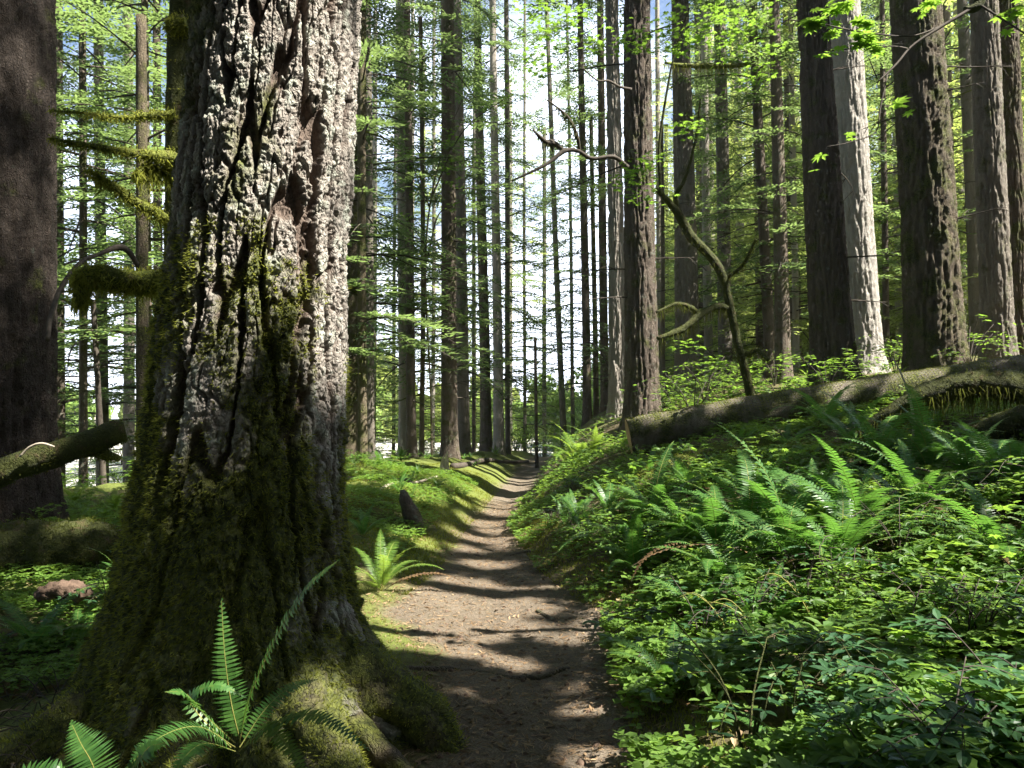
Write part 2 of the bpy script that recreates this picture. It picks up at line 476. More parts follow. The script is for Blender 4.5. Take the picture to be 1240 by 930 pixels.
def build_ground():
    xs, ys = axis(-4.5, 5.5, 0.055, -260, 260), axis(2.2, 11.0, 0.055, -60, 420)
    X, Y = np.meshgrid(xs, ys)
    Z = gz(X, Y)
    s = X - tx(Y); hw = tw(Y)
    wob = 0.16 * pn(X * 1.7, Y * 1.7, 5) + 0.10 * pn(X * 5, Y * 5, 6)
    path = ss((hw + 0.12 - np.abs(s) + wob * 1.4) / 0.28) * (Y < 46)
    moss = np.clip(0.55 + 1.3 * pn(X * .5, Y * .5, 8) + 0.5 * (s < 0) * (Y > 8), 0, 1) * np.where((s > 0) & (Y < 20), .35, 1)
    far = ss((-Z - .55) / .7) * ss((150 - Y) / 20)
    nx, ny = len(xs), len(ys)
    i = (np.arange(ny - 1)[:, None] * nx + np.arange(nx - 1)[None])
    Q = np.stack([i, i + 1, i + nx + 1, i + nx], -1).reshape(-1, 4)
    V = np.stack([X, Y, Z], -1).reshape(-1, 3)
    Cc = np.stack([path, moss, far, np.ones_like(path)], -1).reshape(-1, 4)
    isp = (path.ravel()[Q].mean(1) > 0.5)
    for nm, sel in (("ground", ~isp), ("path", isp)):
        q = Q[sel]
        u, inv = np.unique(q, return_inverse=True)
        mb = MB(); mb.add(V[u], quads=inv.reshape(-1, 4))
        me = mb.mesh(nm, [M['ground']])
        ca = me.color_attributes.new('mask', 'FLOAT_COLOR', 'POINT')
        ca.data.foreach_set('color', Cc[u].astype(np.float32).ravel())
        tag(link(nm, me), kind='structure')
build_ground()

# ---------------------------------------------------------------- gaps the sun comes through
LIT = []                                                 # (point, radius) the sun reaches through a gap in the crowns
def lit(px, py, Y, r): LIT.append((np.array(at(px, py, Y)), r))
def litg(x, y, r): LIT.append((np.array([x, y, G(x, y)]), r))
for px, py, r in ((300, -60, .25), (330, 20, .28), (390, 40, .28), (345, 110, .30), (400, 130, .25), (370, 190, .26), (330, 230, .26), (395, 240, .2), (345, 280, .14)):
    lit(px, py, 3.9, r)
for x, y, r in ((-1.0, 6.75, .42), (-.7, 7.0, .4), (-.5, 6.3, .36), (-.1, 6.4, .3), (-.9, 7.6, .3), (-.5, 8.1, .3), (-.1, 7.6, .34), (-.75, 5.75, .2), (-.2, 11.2, .4), (-.5, 12.8, .4), (0, 14.4, .5), (-.2, 16.2, .5), (-.65, 6.5, .28), (-.3, 6.7, .26), (-.85, 6.1, .25), (-.45, 7.3, .22), (.1, 7.0, .22), (.35, 7.6, .22), (.0, 5.5, .15), (-.35, 5.7, .2),
                (.5, 6.0, .14), (.2, 8.6, .18), (-.3, 9.2, .22), (-.6, 10.2, .2), (.1, 10.5, .22), (-.2, 12, .25), (.1, 13.5, .25), (-.3, 15, .35), (.3, 17, .4),
                (.1, 19.5, .45), (.5, 22, .5), (.8, 26, .8), (1.2, 30, 1.0), (.35, 4.9, .10), (-.2, 4.6, .10), (.55, 4.35, .12),
                (-1.6, 13, .5), (-1.2, 14.2, .5), (-2.2, 15, .5), (-.9, 16, .45), (-2.9, 13.6, .5), (-1.5, 18, .6), (-1.2, 20.5, .6), (-.7, 11.3, .25), (-1.2, 9.8, .3),
                (-5.6, 13, .8), (-7, 15, 1.0), (-4.5, 14.5, .7)):
    litg(x, y, r)
for px, py, Y, r in ((1048, 400, 19.5, .7), (1040, 330, 19.5, .6), (1032, 200, 19.5, .6), (1028, 120, 19.5, .6), (1050, 330, 20.0, .55), (1044, 250, 20.0, .45), (1040, 440, 20, .4), (782, 320, 16.2, .35), (776, 270, 16.2, .22), (742, 100, 21.8, .6), (745, 40, 21.8, .6),
                     (748, 200, 21.8, .5), (600, 100, 30, .8), (602, 250, 30, .8), (450, 690, 7.0, .3), (430, 820, 3.7, .18), (450, 880, 3.55, .14), (480, 915, 3.5, .1),
                     (430, 300, 4.3, .10), (420, 420, 4.3, .08), (715, 530, 15, .5), (970, 470, 15, .6), (850, 500, 16, .6), (1100, 460, 10.9, .3), (765, 535, 13.1, .3), (850, 514, 13, .2), (900, 555, 10, .18), (800, 578, 10.4, .22), (960, 552, 10, .15), (1010, 485, 12.7, .2), (1110, 464, 12.5, .35), (1150, 470, 8.8, .25), (1090, 490, 9, .2), (1220, 470, 8.7, .2), (980, 490, 12, .2)):
    lit(px, py, Y, r)
for k in range(330):                                     # dappled light on the bank and its ferns
    px, py = RNG.uniform(660, 1250), 575 + 375 * RNG.rand() ** .8
    x, Y, z = hit(px, py)
    if abs(x - tx(Y)) < tw(Y) or Y > 13: continue
    LIT.append((np.array([x, Y, z + .22]), RNG.uniform(.05, .022 * Y + .10)))
for k in range(12):
    x, Y, z = hit(RNG.uniform(0, 150), RNG.uniform(700, 830)); LIT.append((np.array([x, Y, z + .2]), RNG.uniform(.10, .2)))
for k in range(45):
    x, Y, z = hit(RNG.uniform(790, 1245), RNG.uniform(800, 960)); LIT.append((np.array([x, Y, z + RNG.uniform(.15, .4)]), RNG.uniform(.08, .2)))
for px, py, Y, r in ((272, 765, 3.1, .09), (375, 712, 2.9, .12), (320, 800, 2.95, .07), (100, 890, 2.7, .10), (215, 850, 2.85, .07), (180, 186, 5.6, .16), (120, 178, 5.5, .12), (150, 235, 5.6, .14), (185, 258, 5.7, .10), (150, 140, 5.7, .12),
                     (112, 330, 5.4, .09), (150, 330, 5.6, .08), (40, 545, 7.5, .15), (10, 745, 5.5, .2), (90, 750, 5.6, .22), (90, 640, 7.2, .1), (140, 760, 5.3, .15)):
    lit(px, py, Y, r)
_x, _y, _z = hit(462, 716); LIT.append((np.array([_x, _y, _z + .3]), .42)); litg(_x + .5, _y - .1, .4)
_LP = np.array([p for p, _ in LIT]); _LR = np.array([r for _, r in LIT])
_S = np.array(S)

def carve(Cn):
    """keep-mask for foliage centres: False where a gap lets the sun through"""
    keep = np.ones(len(Cn), bool)
    for p, r in zip(_LP, _LR):
        d = Cn - p
        t = d @ _S
        q = (d * d).sum(1) - t * t
        keep &= ~((q < (r + 0.06) ** 2) & (t > 1.2))
    return keep

# ---------------------------------------------------------------- conifer foliage
def conifer_branch(rng, L, step=0.12, shoot=0.18, w=0.035, fan=0.42, droop=0.28, bare=0.18):
    Q, wood = [], []
    t = np.arange(bare, 1.0, step / L)
    wig = rng.uniform(-.06, .06) * L
    def ax(t): return np.stack([L * t, wig * np.sin(3 * t), L * (0.10 * t - droop * t * t)], -1)
    wood.append(ax(np.linspace(0, 1, 6)))
    for ti in t:
        for sd in (-1, 1):
            if rng.rand() < 0.10: continue
            l = fan * L * (1 - ti) ** .75 * rng.uniform(.55, 1.1) + .14
            a = sd * math.radians(rng.uniform(48, 68))
            p0 = ax(np.array([ti]))[0]
            d = np.array([math.cos(a), math.sin(a), rng.uniform(-.22, .02)])
            n = max(2, int(l / (shoot * .5)))
            u = (np.arange(n) + rng.uniform(.2, .8)) / n
            P = p0 + d * (l * u)[:, None] + np.array([0, 0, -1]) * (0.12 * l * u ** 2)[:, None]
            for k in range(n):
                for s2 in ((-1, 1) if k < n - 1 else (0,)):
                    b = a + s2 * math.radians(rng.uniform(30, 60))
                    e = np.array([math.cos(b), math.sin(b), rng.uniform(-.3, .12)])
                    sl = shoot * rng.uniform(.6, 1.15)
                    wv = np.array([-e[1], e[0], rng.uniform(-.5, .5)]) * w * .5
                    Q.append([P[k] - wv * .5, P[k] + e * sl * .5 - wv, P[k] + e * sl, P[k] + e * sl * .5 + wv])
    return np.array(Q), wood

_brng = np.random.RandomState(21)
BR = {'fine': [conifer_branch(_brng, L, .13, .17, .05) for L in (1.0, 1.0, 1.7, 1.7, 2.5, 2.5, 3.3)],
      'coarse': [conifer_branch(_brng, L, .20, .30, .09) for L in (1.2, 1.2, 2.0, 2.0, 3.0, 3.0)],
      'thin': [conifer_branch(_brng, L, .15, .20, .055, .46, _d, .2) for L, _d in ((1.0, .2), (1.4, .45), (1.7, .3), (2.2, .5), (2.5, .25), (2.9, .55))]}
BRL = {k: [b[1][0][-1, 0] for b in v] for k, v in BR.items()}

def crown_parts(rng, z0, z1, n, L0, L1, kind='fine', trunk_r=.12, rise=0.0, power=0.8):
    """foliage quads and branch poles of a conifer crown, around the trunk axis"""
    Qs, W = [], []
    for i in range(n):
        f = (i + rng.rand()) / n
        z = z0 + (z1 - z0) * f
        L = (L0 + (L1 - L0) * f ** power) * rng.uniform(*((.65, 1.12) if kind != 'thin' else (.35, 1.35)))
        az = i * 2.39996 + rng.uniform(-.9, .9)
        k = int(np.argmin(np.abs(np.array(BRL[kind]) - L) + rng.uniform(0, .5, len(BRL[kind]))))
        Q, w = BR[kind][k]
        sc = L / BRL[kind][k]
        tilt = rng.uniform(-.16, .16) * (2.2 if kind == 'thin' else 1) + rise
        ct, st = math.cos(tilt), math.sin(tilt)
        R = np.array([[ct, 0, -st], [0, 1, 0], [st, 0, ct]])
        ca, sa = math.cos(az), math.sin(az)
        R = np.array([[ca, -sa, 0], [sa, ca, 0], [0, 0, 1]]) @ R * sc
        off = np.array([ca * trunk_r * .5, sa * trunk_r * .5, z])
        Qs.append(Q.reshape(-1, 3) @ R.T + off)
        W.append((w[0] @ R.T + off, L))
    return np.concatenate(Qs).reshape(-1, 4, 3), W

def crown_mesh(name, Q, W, leaf, base=None):
    if base is not None:
        Q = Q[carve(Q.mean(1) + np.asarray(base))]
        W = [(p, L) for p, L in W if carve(p + np.asarray(base))[1:].all()]
    mb = MB()
    mb.quads(Q, 0)
    for p, L in W:
        tube(mb, p, np.linspace(.010 + .007 * L, .004, len(p)), 4, mat=1, caps=False)
    return mb.mesh(name, [leaf, M['wood']], smooth=False)

_c = np.random.RandomState(31)
SHARED = {
 'high': [crown_mesh('crown', *crown_parts(_c, 13, 33, 85, 2.9, .7, 'coarse'), M['needles']) for _ in range(2)],
 'sparse': [crown_mesh('crown', *crown_parts(_c, 2.4, 28, 92, 2.5, .8, 'thin'), M['needles']) for _ in range(3)],
 'hemlock': [crown_mesh('crown', *crown_parts(_c, 2.6, 19, 84, 3.2, .5, 'fine'), M['needles']) for _ in range(2)],
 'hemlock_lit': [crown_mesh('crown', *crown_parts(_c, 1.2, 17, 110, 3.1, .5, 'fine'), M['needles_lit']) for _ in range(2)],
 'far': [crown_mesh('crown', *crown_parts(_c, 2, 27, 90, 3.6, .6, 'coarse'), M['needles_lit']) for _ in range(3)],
}

def trunk_mesh(name, r0, r1, zr, H, m, seed, flare=.55, segs=18, rough=.10, bend=.0):
    z = np.concatenate([np.linspace(-.35, 1.2, 16), np.linspace(1.35, min(H * .6, 14), 56), np.linspace(min(H * .6, 14) + .6, H, 12)])
    r = np.where(z < zr, r0 + (r1 - r0) * np.clip(z, 0, None) / zr, r1 * np.clip((H - z) / (H - zr), 0.04, 1) ** .8)
    r = r * (1 + flare * np.exp(-np.clip(z + .1, 0, None) / .38))
    rg = np.random.RandomState(seed)
    x = bend * np.sin(z * .25 + rg.uniform(0, 6)) * np.clip(z / 4, 0, 1)
    y = bend * np.sin(z * .22 + rg.uniform(0, 6)) * np.clip(z / 4, 0, 1)
    mb = MB()
    if rough < .11 or r0 < .2:
        tube(mb, np.stack([x, y, z], -1), r, segs, rough, freq=14 if r0 < .25 else 9, stretch=.16, seed=seed * 3.1)
        return mb.mesh(name, [m])
    zz = np.concatenate([np.arange(-.35, 12, .03), np.linspace(12.3, H, 30)])     # deeply furrowed bark
    segs = 110
    th = np.linspace(0, 2 * np.pi, segs, endpoint=False)
    Z, T = np.meshgrid(zz, th, indexing='ij')
    R = np.interp(Z, z, r)
    c, s = np.cos(T) * r0, np.sin(T) * r0
    w = .05 * pn(c * 5, s * 5, Z * 1.2 + seed)
    a = np.abs(pn((c + w) * 9, (s + w) * 9, Z * .9 + seed * 7)); b = np.abs(pn((c + w) * 17, s * 17, Z * 2.6 + seed)); e = np.abs(pn(c * 24, s * 24, Z * 12))
    R = R + rough * (-.34 * ss(1 - a / .16) - .20 * ss(1 - b / .14) - .08 * ss(1 - e / .15) + .12 * pn(c * 20, s * 20, Z * 12) + .12)
    X, Y = np.interp(Z, z, x) + R * np.cos(T), np.interp(Z, z, y) + R * np.sin(T)
    i = np.arange(len(zz) - 1)[:, None] * segs; j = np.arange(segs)[None]; j2 = (j + 1) % segs
    mb.add(np.stack([X, Y, Z], -1).reshape(-1, 3), quads=np.stack([i + j, i + j2, i + segs + j2, i + segs + j], -1).reshape(-1, 4))
    return mb.mesh(name, [m])

def limb_mesh(rng, L, r, m, rise=.05, twigs=3):
    mb = MB()
    n = 9
    t = np.linspace(0, 1, n)
    p = np.stack([L * t, .06 * L * np.sin(t * rng.uniform(2, 5) + rng.uniform(0, 3)) * t, L * (rise * t - rng.uniform(.0, .25) * t * t)], -1)
    tube(mb, p, r * (1 - .75 * t), 6, .25, 20, mat=0)
    for k in range(twigs):
        i = rng.randint(3, n - 1)
        a = rng.choice([-1, 1]) * rng.uniform(.5, 1.1)
        d = np.array([math.cos(a), math.sin(a), rng.uniform(-.35, .2)]) * L * rng.uniform(.2, .42)
        tt = np.linspace(0, 1, 5)[:, None]
        tube(mb, p[i] + d * tt + np.array([0, 0, -.1 * L]) * tt ** 2, r * .4 * (1 - .7 * tt[:, 0]), 4, mat=0, caps=False)
    return mb.mesh('dead_branch', [m])
LIMBS = [limb_mesh(np.random.RandomState(50 + i), L, .022, M['wood']) for i, L in enumerate((.9, 1.3, 1.7, 2.1, 1.1, 1.5))]
MLIMBS = [limb_mesh(np.random.RandomState(70 + i), L, .035, M['moss'], .0, 2) for i, L in enumerate((.5, .8, 1.1))]

TREES = []
def tree(px, Y, wb, pt, wt, bark, crown, label, name='conifer_tree', group=None, H=None, limbs=0, mlimbs=0, flare=.5, carved=False, seed=None, cscale=1.0, rough=.10, cat='tree', bend=.02):
    seed = len(TREES) + 1 if seed is None else seed
    rg = np.random.RandomState(seed + 100)
    x = (px - CXP) / F * Y
    z = G(x, Y)
    base = Vector((x, Y, z - .02))
    top = at(pt, 0, Y)
    d = (top - base)
    H = H or rg.uniform(27, 34)
    root = thing(name, label, cat, base, group)
    q = d.to_track_quat('Z', 'Y')
    zr = d.length
    r0, r1 = wb / F * Y / 2, wt / F * Y / 2
    ax = (q @ Vector((0, 0, 1)))
    lean = Quaternion(Vector((0, 0, 1)).cross(ax).normalized() if Vector((0, 0, 1)).cross(ax).length > 1e-5 else Vector((1, 0, 0)), Vector((0, 0, 1)).angle(ax))
    root.rotation_mode = 'QUATERNION'; root.rotation_quaternion = lean
    link('trunk', trunk_mesh('trunk', r0, r1, zr, H, M[bark], seed, flare, 24 if r0 > .2 else 14, rough, bend), root)
    if crown:
        kind, zlo = crown if isinstance(crown, tuple) else (crown, 0)
        if carved:
            Q, W = crown_parts(rg, *carved)
            # the lean is small: carve in world space along the leaning axis
            Rm = np.array(lean.to_matrix())
            Qw = (Q.reshape(-1, 3) @ Rm.T).reshape(-1, 4, 3)
            keep = carve(Qw.mean(1) + np.array(base))
            W = [(p, L) for p, L in W if carve(p @ Rm.T + np.array(base))[1:].all()]
            link('crown', crown_mesh('crown', Q[keep], W, M[kind]), root)
        else:
            c = link('crown', SHARED[kind][seed % len(SHARED[kind])], root, (0, 0, zlo))
            c.rotation_euler = (0, 0, rg.uniform(0, 6.28)); c.scale = (cscale, cscale, rg.uniform(.9, 1.1))
    for k in range(limbs + mlimbs):
        zz = rg.uniform(1.5, 9.0)
        l = link('dead_branch' if k < limbs else 'mossy_branch', (LIMBS if k < limbs else MLIMBS)[rg.randint(6 if k < limbs else 3)], root, (0, 0, zz))
        l.rotation_euler = (0, rg.uniform(-.25, .25), rg.uniform(0, 6.28))
    TREES.append(root)
    return root

# ---------------------------------------------------------------- the trees one can tell apart
# base pixel, distance, width at the base, pixel at the top edge, width there
tree(0, 8.9, 126, -2, 128, 'bark_shade', None, 'massive dark trunk behind the raised mossy broken log at the picture edge', 'fir_tree', H=34, flare=.35, rough=.115)
tree(424, 18.5, 20, 432, 12, 'bark_moss', 'sparse', 'mossy trunk with sunlit foot just clear of the giant furrowed fir', limbs=2, mlimbs=3)
tree(440, 18.0, 11, 439, 10, 'bark_moss', 'sparse', 'thin green mossy stem close beside the giant furrowed fir', mlimbs=5)
tree(449, 21, 11, 444, 10, 'bark_grey', 'sparse', 'slim grey-brown trunk just beyond the thin green mossy stem', limbs=2)
tree(489, 24, 12, 485, 11, 'bark_pale', 'sparse', 'pale grey slim trunk half hidden by a darker one near the bleached stump', limbs=3)
tree(499, 22, 12, 492, 8, 'bark_dark', 'sparse', 'slender dark trunk with bare side branches in front of the pale grey one', limbs=9)
tree(511, 23, 6, 510, 5, 'bark_moss', None, 'very thin stem with tufts of moss on its stubs beside the slender dark trunk', H=13, mlimbs=9, flare=.2, bend=.05)
tree(545, 23, 20, 541, 16, 'bark_dark', 'sparse', 'straight dark trunk rising from the mossy mound with maple leaves before it', 'fir_tree', limbs=3)
tree(561, 27, 17, 553, 12, 'bark_grey', 'sparse', 'grey-green trunk peeping out behind the straight dark trunk on the mound', limbs=2)
tree(574, 33, 4, 572, 3, 'bark_dark', None, 'pole-thin dark stem against the bright clearing left of the paired trunks', H=13, flare=.2, limbs=2)
tree(589, 31, 14, 578, 9, 'bark_dark', 'sparse', 'dark slim trunk first of the close trio at the trail end', limbs=4)
tree(604, 30, 13, 597, 8, 'bark_pale', 'sparse', 'pale sunlit trunk in the middle of the trio at the trail end', limbs=2)
tree(615, 32, 6, 613, 6, 'bark_grey', 'sparse', 'thinnest stem of the trio at the trail end', limbs=2)
tree(683, 38, 8, 661, 5, 'bark_grey', 'sparse', 'leaning slim grey trunk on the far side of the trail crest', limbs=4)
tree(694, 42, 5, 687, 3, 'bark_grey', 'sparse', 'faint thin trunk past the leaning grey one beyond the crest', limbs=3)
tree(711, 29, 11, 703, 7, 'bark_dark', 'sparse', 'dark slim trunk rising behind the bright ferns near the log end', limbs=4)
tree(722, 31, 7, 714, 4, 'bark_moss', None, 'yellowish thin mossy stem between two dark slim trunks', H=12, flare=.2)
tree(733, 30, 11, 726, 8, 'bark_dark', 'sparse', 'dark slim trunk touching the paler trunk behind the log end tree', limbs=2)
tree(748, 21.8, 21, 741, 15, 'bark_pale', 'high', 'pale trunk sunlit high up, pressed against the dark tree at the log end', limbs=2, rough=.12)
tree(778, 16.4, 41, 772, 31, 'bark_dark', 'needles', 'large dark furrowed tree standing right behind the sawn end of the log', 'fir_tree', carved=(14, 32, 45, 2.6, .8, 'coarse'), rough=.13, limbs=6)
tree(803, 26, 6, 800, 3, 'bark_dark', None, 'thin dark pole between the log end tree and the curved maple', H=9, flare=.2)
tree(833, 23.5, 30, 824, 20, 'bark_grey', 'high', 'stout grey furrowed trunk behind the curved mossy maple', 'fir_tree', limbs=3, rough=.12)
tree(859, 33, 11, 852, 8, 'bark_pale', 'sparse', 'pale slim trunk visible just past the stout grey furrowed one', limbs=2)
tree(879, 28, 17, 871, 14, 'bark_grey', 'sparse', 'grey trunk seen through the crook of the curved maple', limbs=2)
tree(935, 23, 14, 909, 10, 'bark_dark', 'sparse', 'dark trunk leaning towards the maple, first of the three before the big pair', limbs=3, mlimbs=2)
tree(949, 22, 19, 938, 12, 'bark_dark', 'sparse', 'brown trunk in the middle of three slim ones before the big pair', limbs=3)
tree(966, 28, 14, 952, 8, 'bark_dark', 'sparse', 'dark slim trunk nearest the big dark and pale pair', limbs=2)
tree(987, 34, 11, 977, 8, 'bark_pale', 'sparse', 'grey trunk mostly masked by the big dark one of the pair', limbs=1)
tree(1012, 16.2, 52, 982, 35, 'bark_deep', 'needles', 'big dark leaning tree standing directly behind the fallen log', 'fir_tree', carved=(15, 33, 45, 2.6, .8, 'coarse'), rough=.12, limbs=6, flare=.6)
tree(1048, 20.0, 43, 1021, 37, 'bark_white', 'needles', 'big pale grey trunk glowing in sunlight behind the dark leaning one', 'hemlock_tree', carved=(15, 33, 45, 2.6, .8, 'coarse'), rough=.11)
tree(1074, 25, 8, 1069, 6, 'bark_dark', 'sparse', 'thin dark stem in the gap between the sunlit trunk and the thick double trunk', limbs=4)
tree(1092, 33, 10, 1080, 7, 'bark_pale', 'sparse', 'faint pale stem deep in the gap beside the thick mossy-footed tree', limbs=2)
tree(1135, 15.2, 66, 1108, 55, 'bark_moss', 'needles', 'thickest tree behind the log, deeply furrowed with a mossy foot', 'fir_tree', carved=(15, 33, 45, 2.6, .8, 'coarse'), rough=.16, limbs=6, flare=.45)
tree(1187, 23, 19, 1165, 12, 'bark_grey', 'sparse', 'grey slim trunk between the thickest tree and the broad grey one', limbs=3)
tree(1211, 17, 36, 1192, 30, 'bark_grey', 'needles', 'broad grey trunk over the upper end of the fallen log', 'hemlock_tree', carved=(15, 33, 40, 2.6, .8, 'coarse'), rough=.11)
tree(1237, 17.5, 23, 1219, 22, 'bark_moss', None, 'mossy trunk at the picture edge beyond the broad grey one', rough=.115, limbs=3, mlimbs=3)
# the thin trees on the side of the giant fir away from the trail
tree(176, 11.5, 16, 170, 12, 'bark_moss', None, 'mossy straight sapling trunk under the thick moss-hung branch', H=7, flare=.2)
tree(184, 14, 9, 176, 8, 'bark_dark', 'hemlock', 'dark thin hemlock trunk just behind the mossy straight sapling', 'hemlock_tree', limbs=4)
tree(128, 13, 7, 96, 5, 'wood', None, 'dead thin broken pole standing alone before the bright clearing', 'dead_sapling', H=3.1, flare=.3, limbs=2)
tree(76, 19, 14, 70, 12, 'bark_dark', 'hemlock', 'leafy hemlock showing its branches next to the massive dark trunk', 'hemlock_tree', limbs=2)
tree(128, 21, 15, 120, 11, 'bark_grey', 'hemlock', 'leafy hemlock behind the dead broken pole', 'hemlock_tree', limbs=2)
tree(196, 19, 12, 190, 9, 'bark_dark', 'hemlock', 'leafy hemlock partly covered by the giant furrowed fir', 'hemlock_tree', limbs=2)
tree(104, 15.5, 10, 100, 8, 'bark_dark', 'hemlock', 'leafy hemlock nearest in the gap between the massive trunk and the giant fir', 'hemlock_tree', limbs=3)
tree(160, 29, 14, 156, 10, 'bark_grey', 'hemlock', 'pale green hemlock farthest back in the gap before the clearing', 'hemlock_tree')
# short snag beside the trail crest
_sn = tree(650, 28, 4.2, 641, 2.4, 'bark_dark', None, 'short dead brown snag standing at the trail crest', 'dead_snag', H=4.6, flare=.3, limbs=1)

# the forest behind: conifers deeper in
_f = np.random.RandomState(77)
_n = 0
for k in range(900):
    if _n >= 96: break
    Y = 22 + 50 * _f.rand() ** 1.3; px = _f.uniform(770, 1330)
    if px < 860 and Y < 34: continue
    x = (px - CXP) / F * Y
    if any((x - t.location.x) ** 2 + (Y - t.location.y) ** 2 < 4.5 for t in TREES): continue
    _t = (x - 8.8) * .94 - (Y - 20) * .34
    if _t > 0 and abs((x - 8.8) * .34 + (Y - 20) * .94) < 3.4: continue      # the gap that lights the pale trunk
    w = _f.uniform(.18, .46) / Y * F
    low = _f.rand() < .62
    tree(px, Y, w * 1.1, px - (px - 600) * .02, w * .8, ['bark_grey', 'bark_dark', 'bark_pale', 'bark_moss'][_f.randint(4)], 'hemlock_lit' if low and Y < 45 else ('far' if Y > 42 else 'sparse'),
         'sunlit understory hemlock deep in the forest beyond the log' if low and Y < 45 else 'slim conifer deep in the forest beyond the log', 'hemlock_tree' if low and Y < 45 else 'conifer_tree',
         group='understory hemlocks deep in the forest' if low and Y < 45 else 'slim conifers deep in the forest', limbs=1, flare=.3, H=_f.uniform(22, 32))
    _n += 1
_n = 0
for k in range(400):                                     # across the clearing and beyond the trail crest
    if _n >= 30: break
    Y = _f.uniform(34, 60); px = _f.uniform(60, 760)
    if px < 225 or (540 < px < 700 and _f.rand() < .55) or (440 < px < 540 and _f.rand() < .4): continue
    x = (px - CXP) / F * Y
    if any((x - t.location.x) ** 2 + (Y - t.location.y) ** 2 < 5 for t in TREES): continue
    w = _f.uniform(.16, .34) / Y * F
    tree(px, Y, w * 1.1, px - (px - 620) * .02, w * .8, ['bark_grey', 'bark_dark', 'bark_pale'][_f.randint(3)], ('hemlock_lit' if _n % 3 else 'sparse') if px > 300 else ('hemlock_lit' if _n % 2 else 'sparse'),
         'slender conifer seen against the bright sky past the edge of the clearing', group='slender conifers against the sky', limbs=1, flare=.3, H=_f.uniform(22, 30))
    _n += 1
# trees beside and behind the viewer: they stand out of the photograph and shade its ground
_sh = np.random.RandomState(91)
for (x, y) in ((7.8, 1.6), (9.5, 4.2), (8.5, -4.0), (13, 4), (12.5, -3.5), (13.5, 8.5), (17.5, 5), (16.5, -1), (17.5, -7), (22, 3.5), (5.5, -7.5), (11, -10), (23, -5), (3.5, -4.2), (26, 4), (-4.5, -3), (-7, 2.5), (-9.5, 7), (-11, -2), (-1, -9), (-7, -9), (0.5, -15), (8, -15), (-2.8, -3.8), (1.6, -6.6), (-5.8, -.6), (-15, 5), (-13, 11), (15, -12)):
    H = _sh.uniform(26, 32); r = _sh.uniform(.22, .4)
    z = G(x, y)
    rt = thing('conifer_tree', 'tall conifer beside the trail behind the viewer, shading the bank', 'tree', (x, y, z), 'shade trees behind the viewer')
    link('trunk', trunk_mesh('trunk', r, r * .75, 10, H, M['bark_dark'], int(x * 10 + 500), .5, 12), rt)
    Q, W = crown_parts(_sh, 5.5 if y > -3 else 2.0, H, 110, 4.4, 1.0, 'coarse', power=1.0)
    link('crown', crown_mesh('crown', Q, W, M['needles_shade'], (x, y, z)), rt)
#PART3
def attach(o, root):
    m = root.rotation_quaternion.to_matrix().to_4x4() if root.rotation_mode == 'QUATERNION' else root.rotation_euler.to_matrix().to_4x4()
    o.parent = root
    o.matrix_parent_inverse = (Matrix.Translation(root.location) @ m).inverted()
    return o

def fuzz(mb, P, Nn, ln, w=.006, droop=.3, matn=0):
    """short pointed moss blades standing off a surface"""
    P, Nn = np.asarray(P), np.asarray(Nn)
    n = len(P)
    t = np.cross(Nn, RNG.normal(size=(n, 3))); t /= np.linalg.norm(t, axis=1)[:, None] + 1e-9
    l = (np.broadcast_to(ln, (n,)) * RNG.uniform(.5, 1.4, n))[:, None]
    d = Nn + RNG.normal(size=(n, 3)) * .45 + np.array([0, 0, -droop])
    d /= np.linalg.norm(d, axis=1)[:, None]
    V = np.stack([P - t * w - Nn * .004, P + t * w - Nn * .004, P + d * l], 1).reshape(-1, 3)
    mb.add(V, tris=np.arange(3 * n).reshape(-1, 3), mt=matn)

def strands(mb, P, ln, w=.006, matn=0):
    """moss hanging down in thin ragged strips"""
    P = np.asarray(P); n = len(P)
    l = np.broadcast_to(ln, (n,)) * RNG.uniform(.2, 1.0, n) * (1.3 + 1.6 * pn(P[:, 0] * 9, P[:, 1] * 9, 2))
    a = RNG.uniform(0, np.pi, n)
    t = np.stack([np.cos(a), np.sin(a), 0 * a], -1) * w
    mid = P + np.stack([RNG.normal(size=n) * .02, RNG.normal(size=n) * .02, -l * .5], -1)
    end = P + np.stack([RNG.normal(size=n) * .03, RNG.normal(size=n) * .03, -l], -1)
    V = np.stack([P - t, P + t, mid + t * .6, mid - t * .6, end], 1).reshape(-1, 3)
    o = np.arange(n)[:, None] * 5
    mb.add(V, quads=o + np.array([[0, 1, 2, 3]]), tris=o + np.array([[3, 2, 4]]), mq=matn, mt=matn)

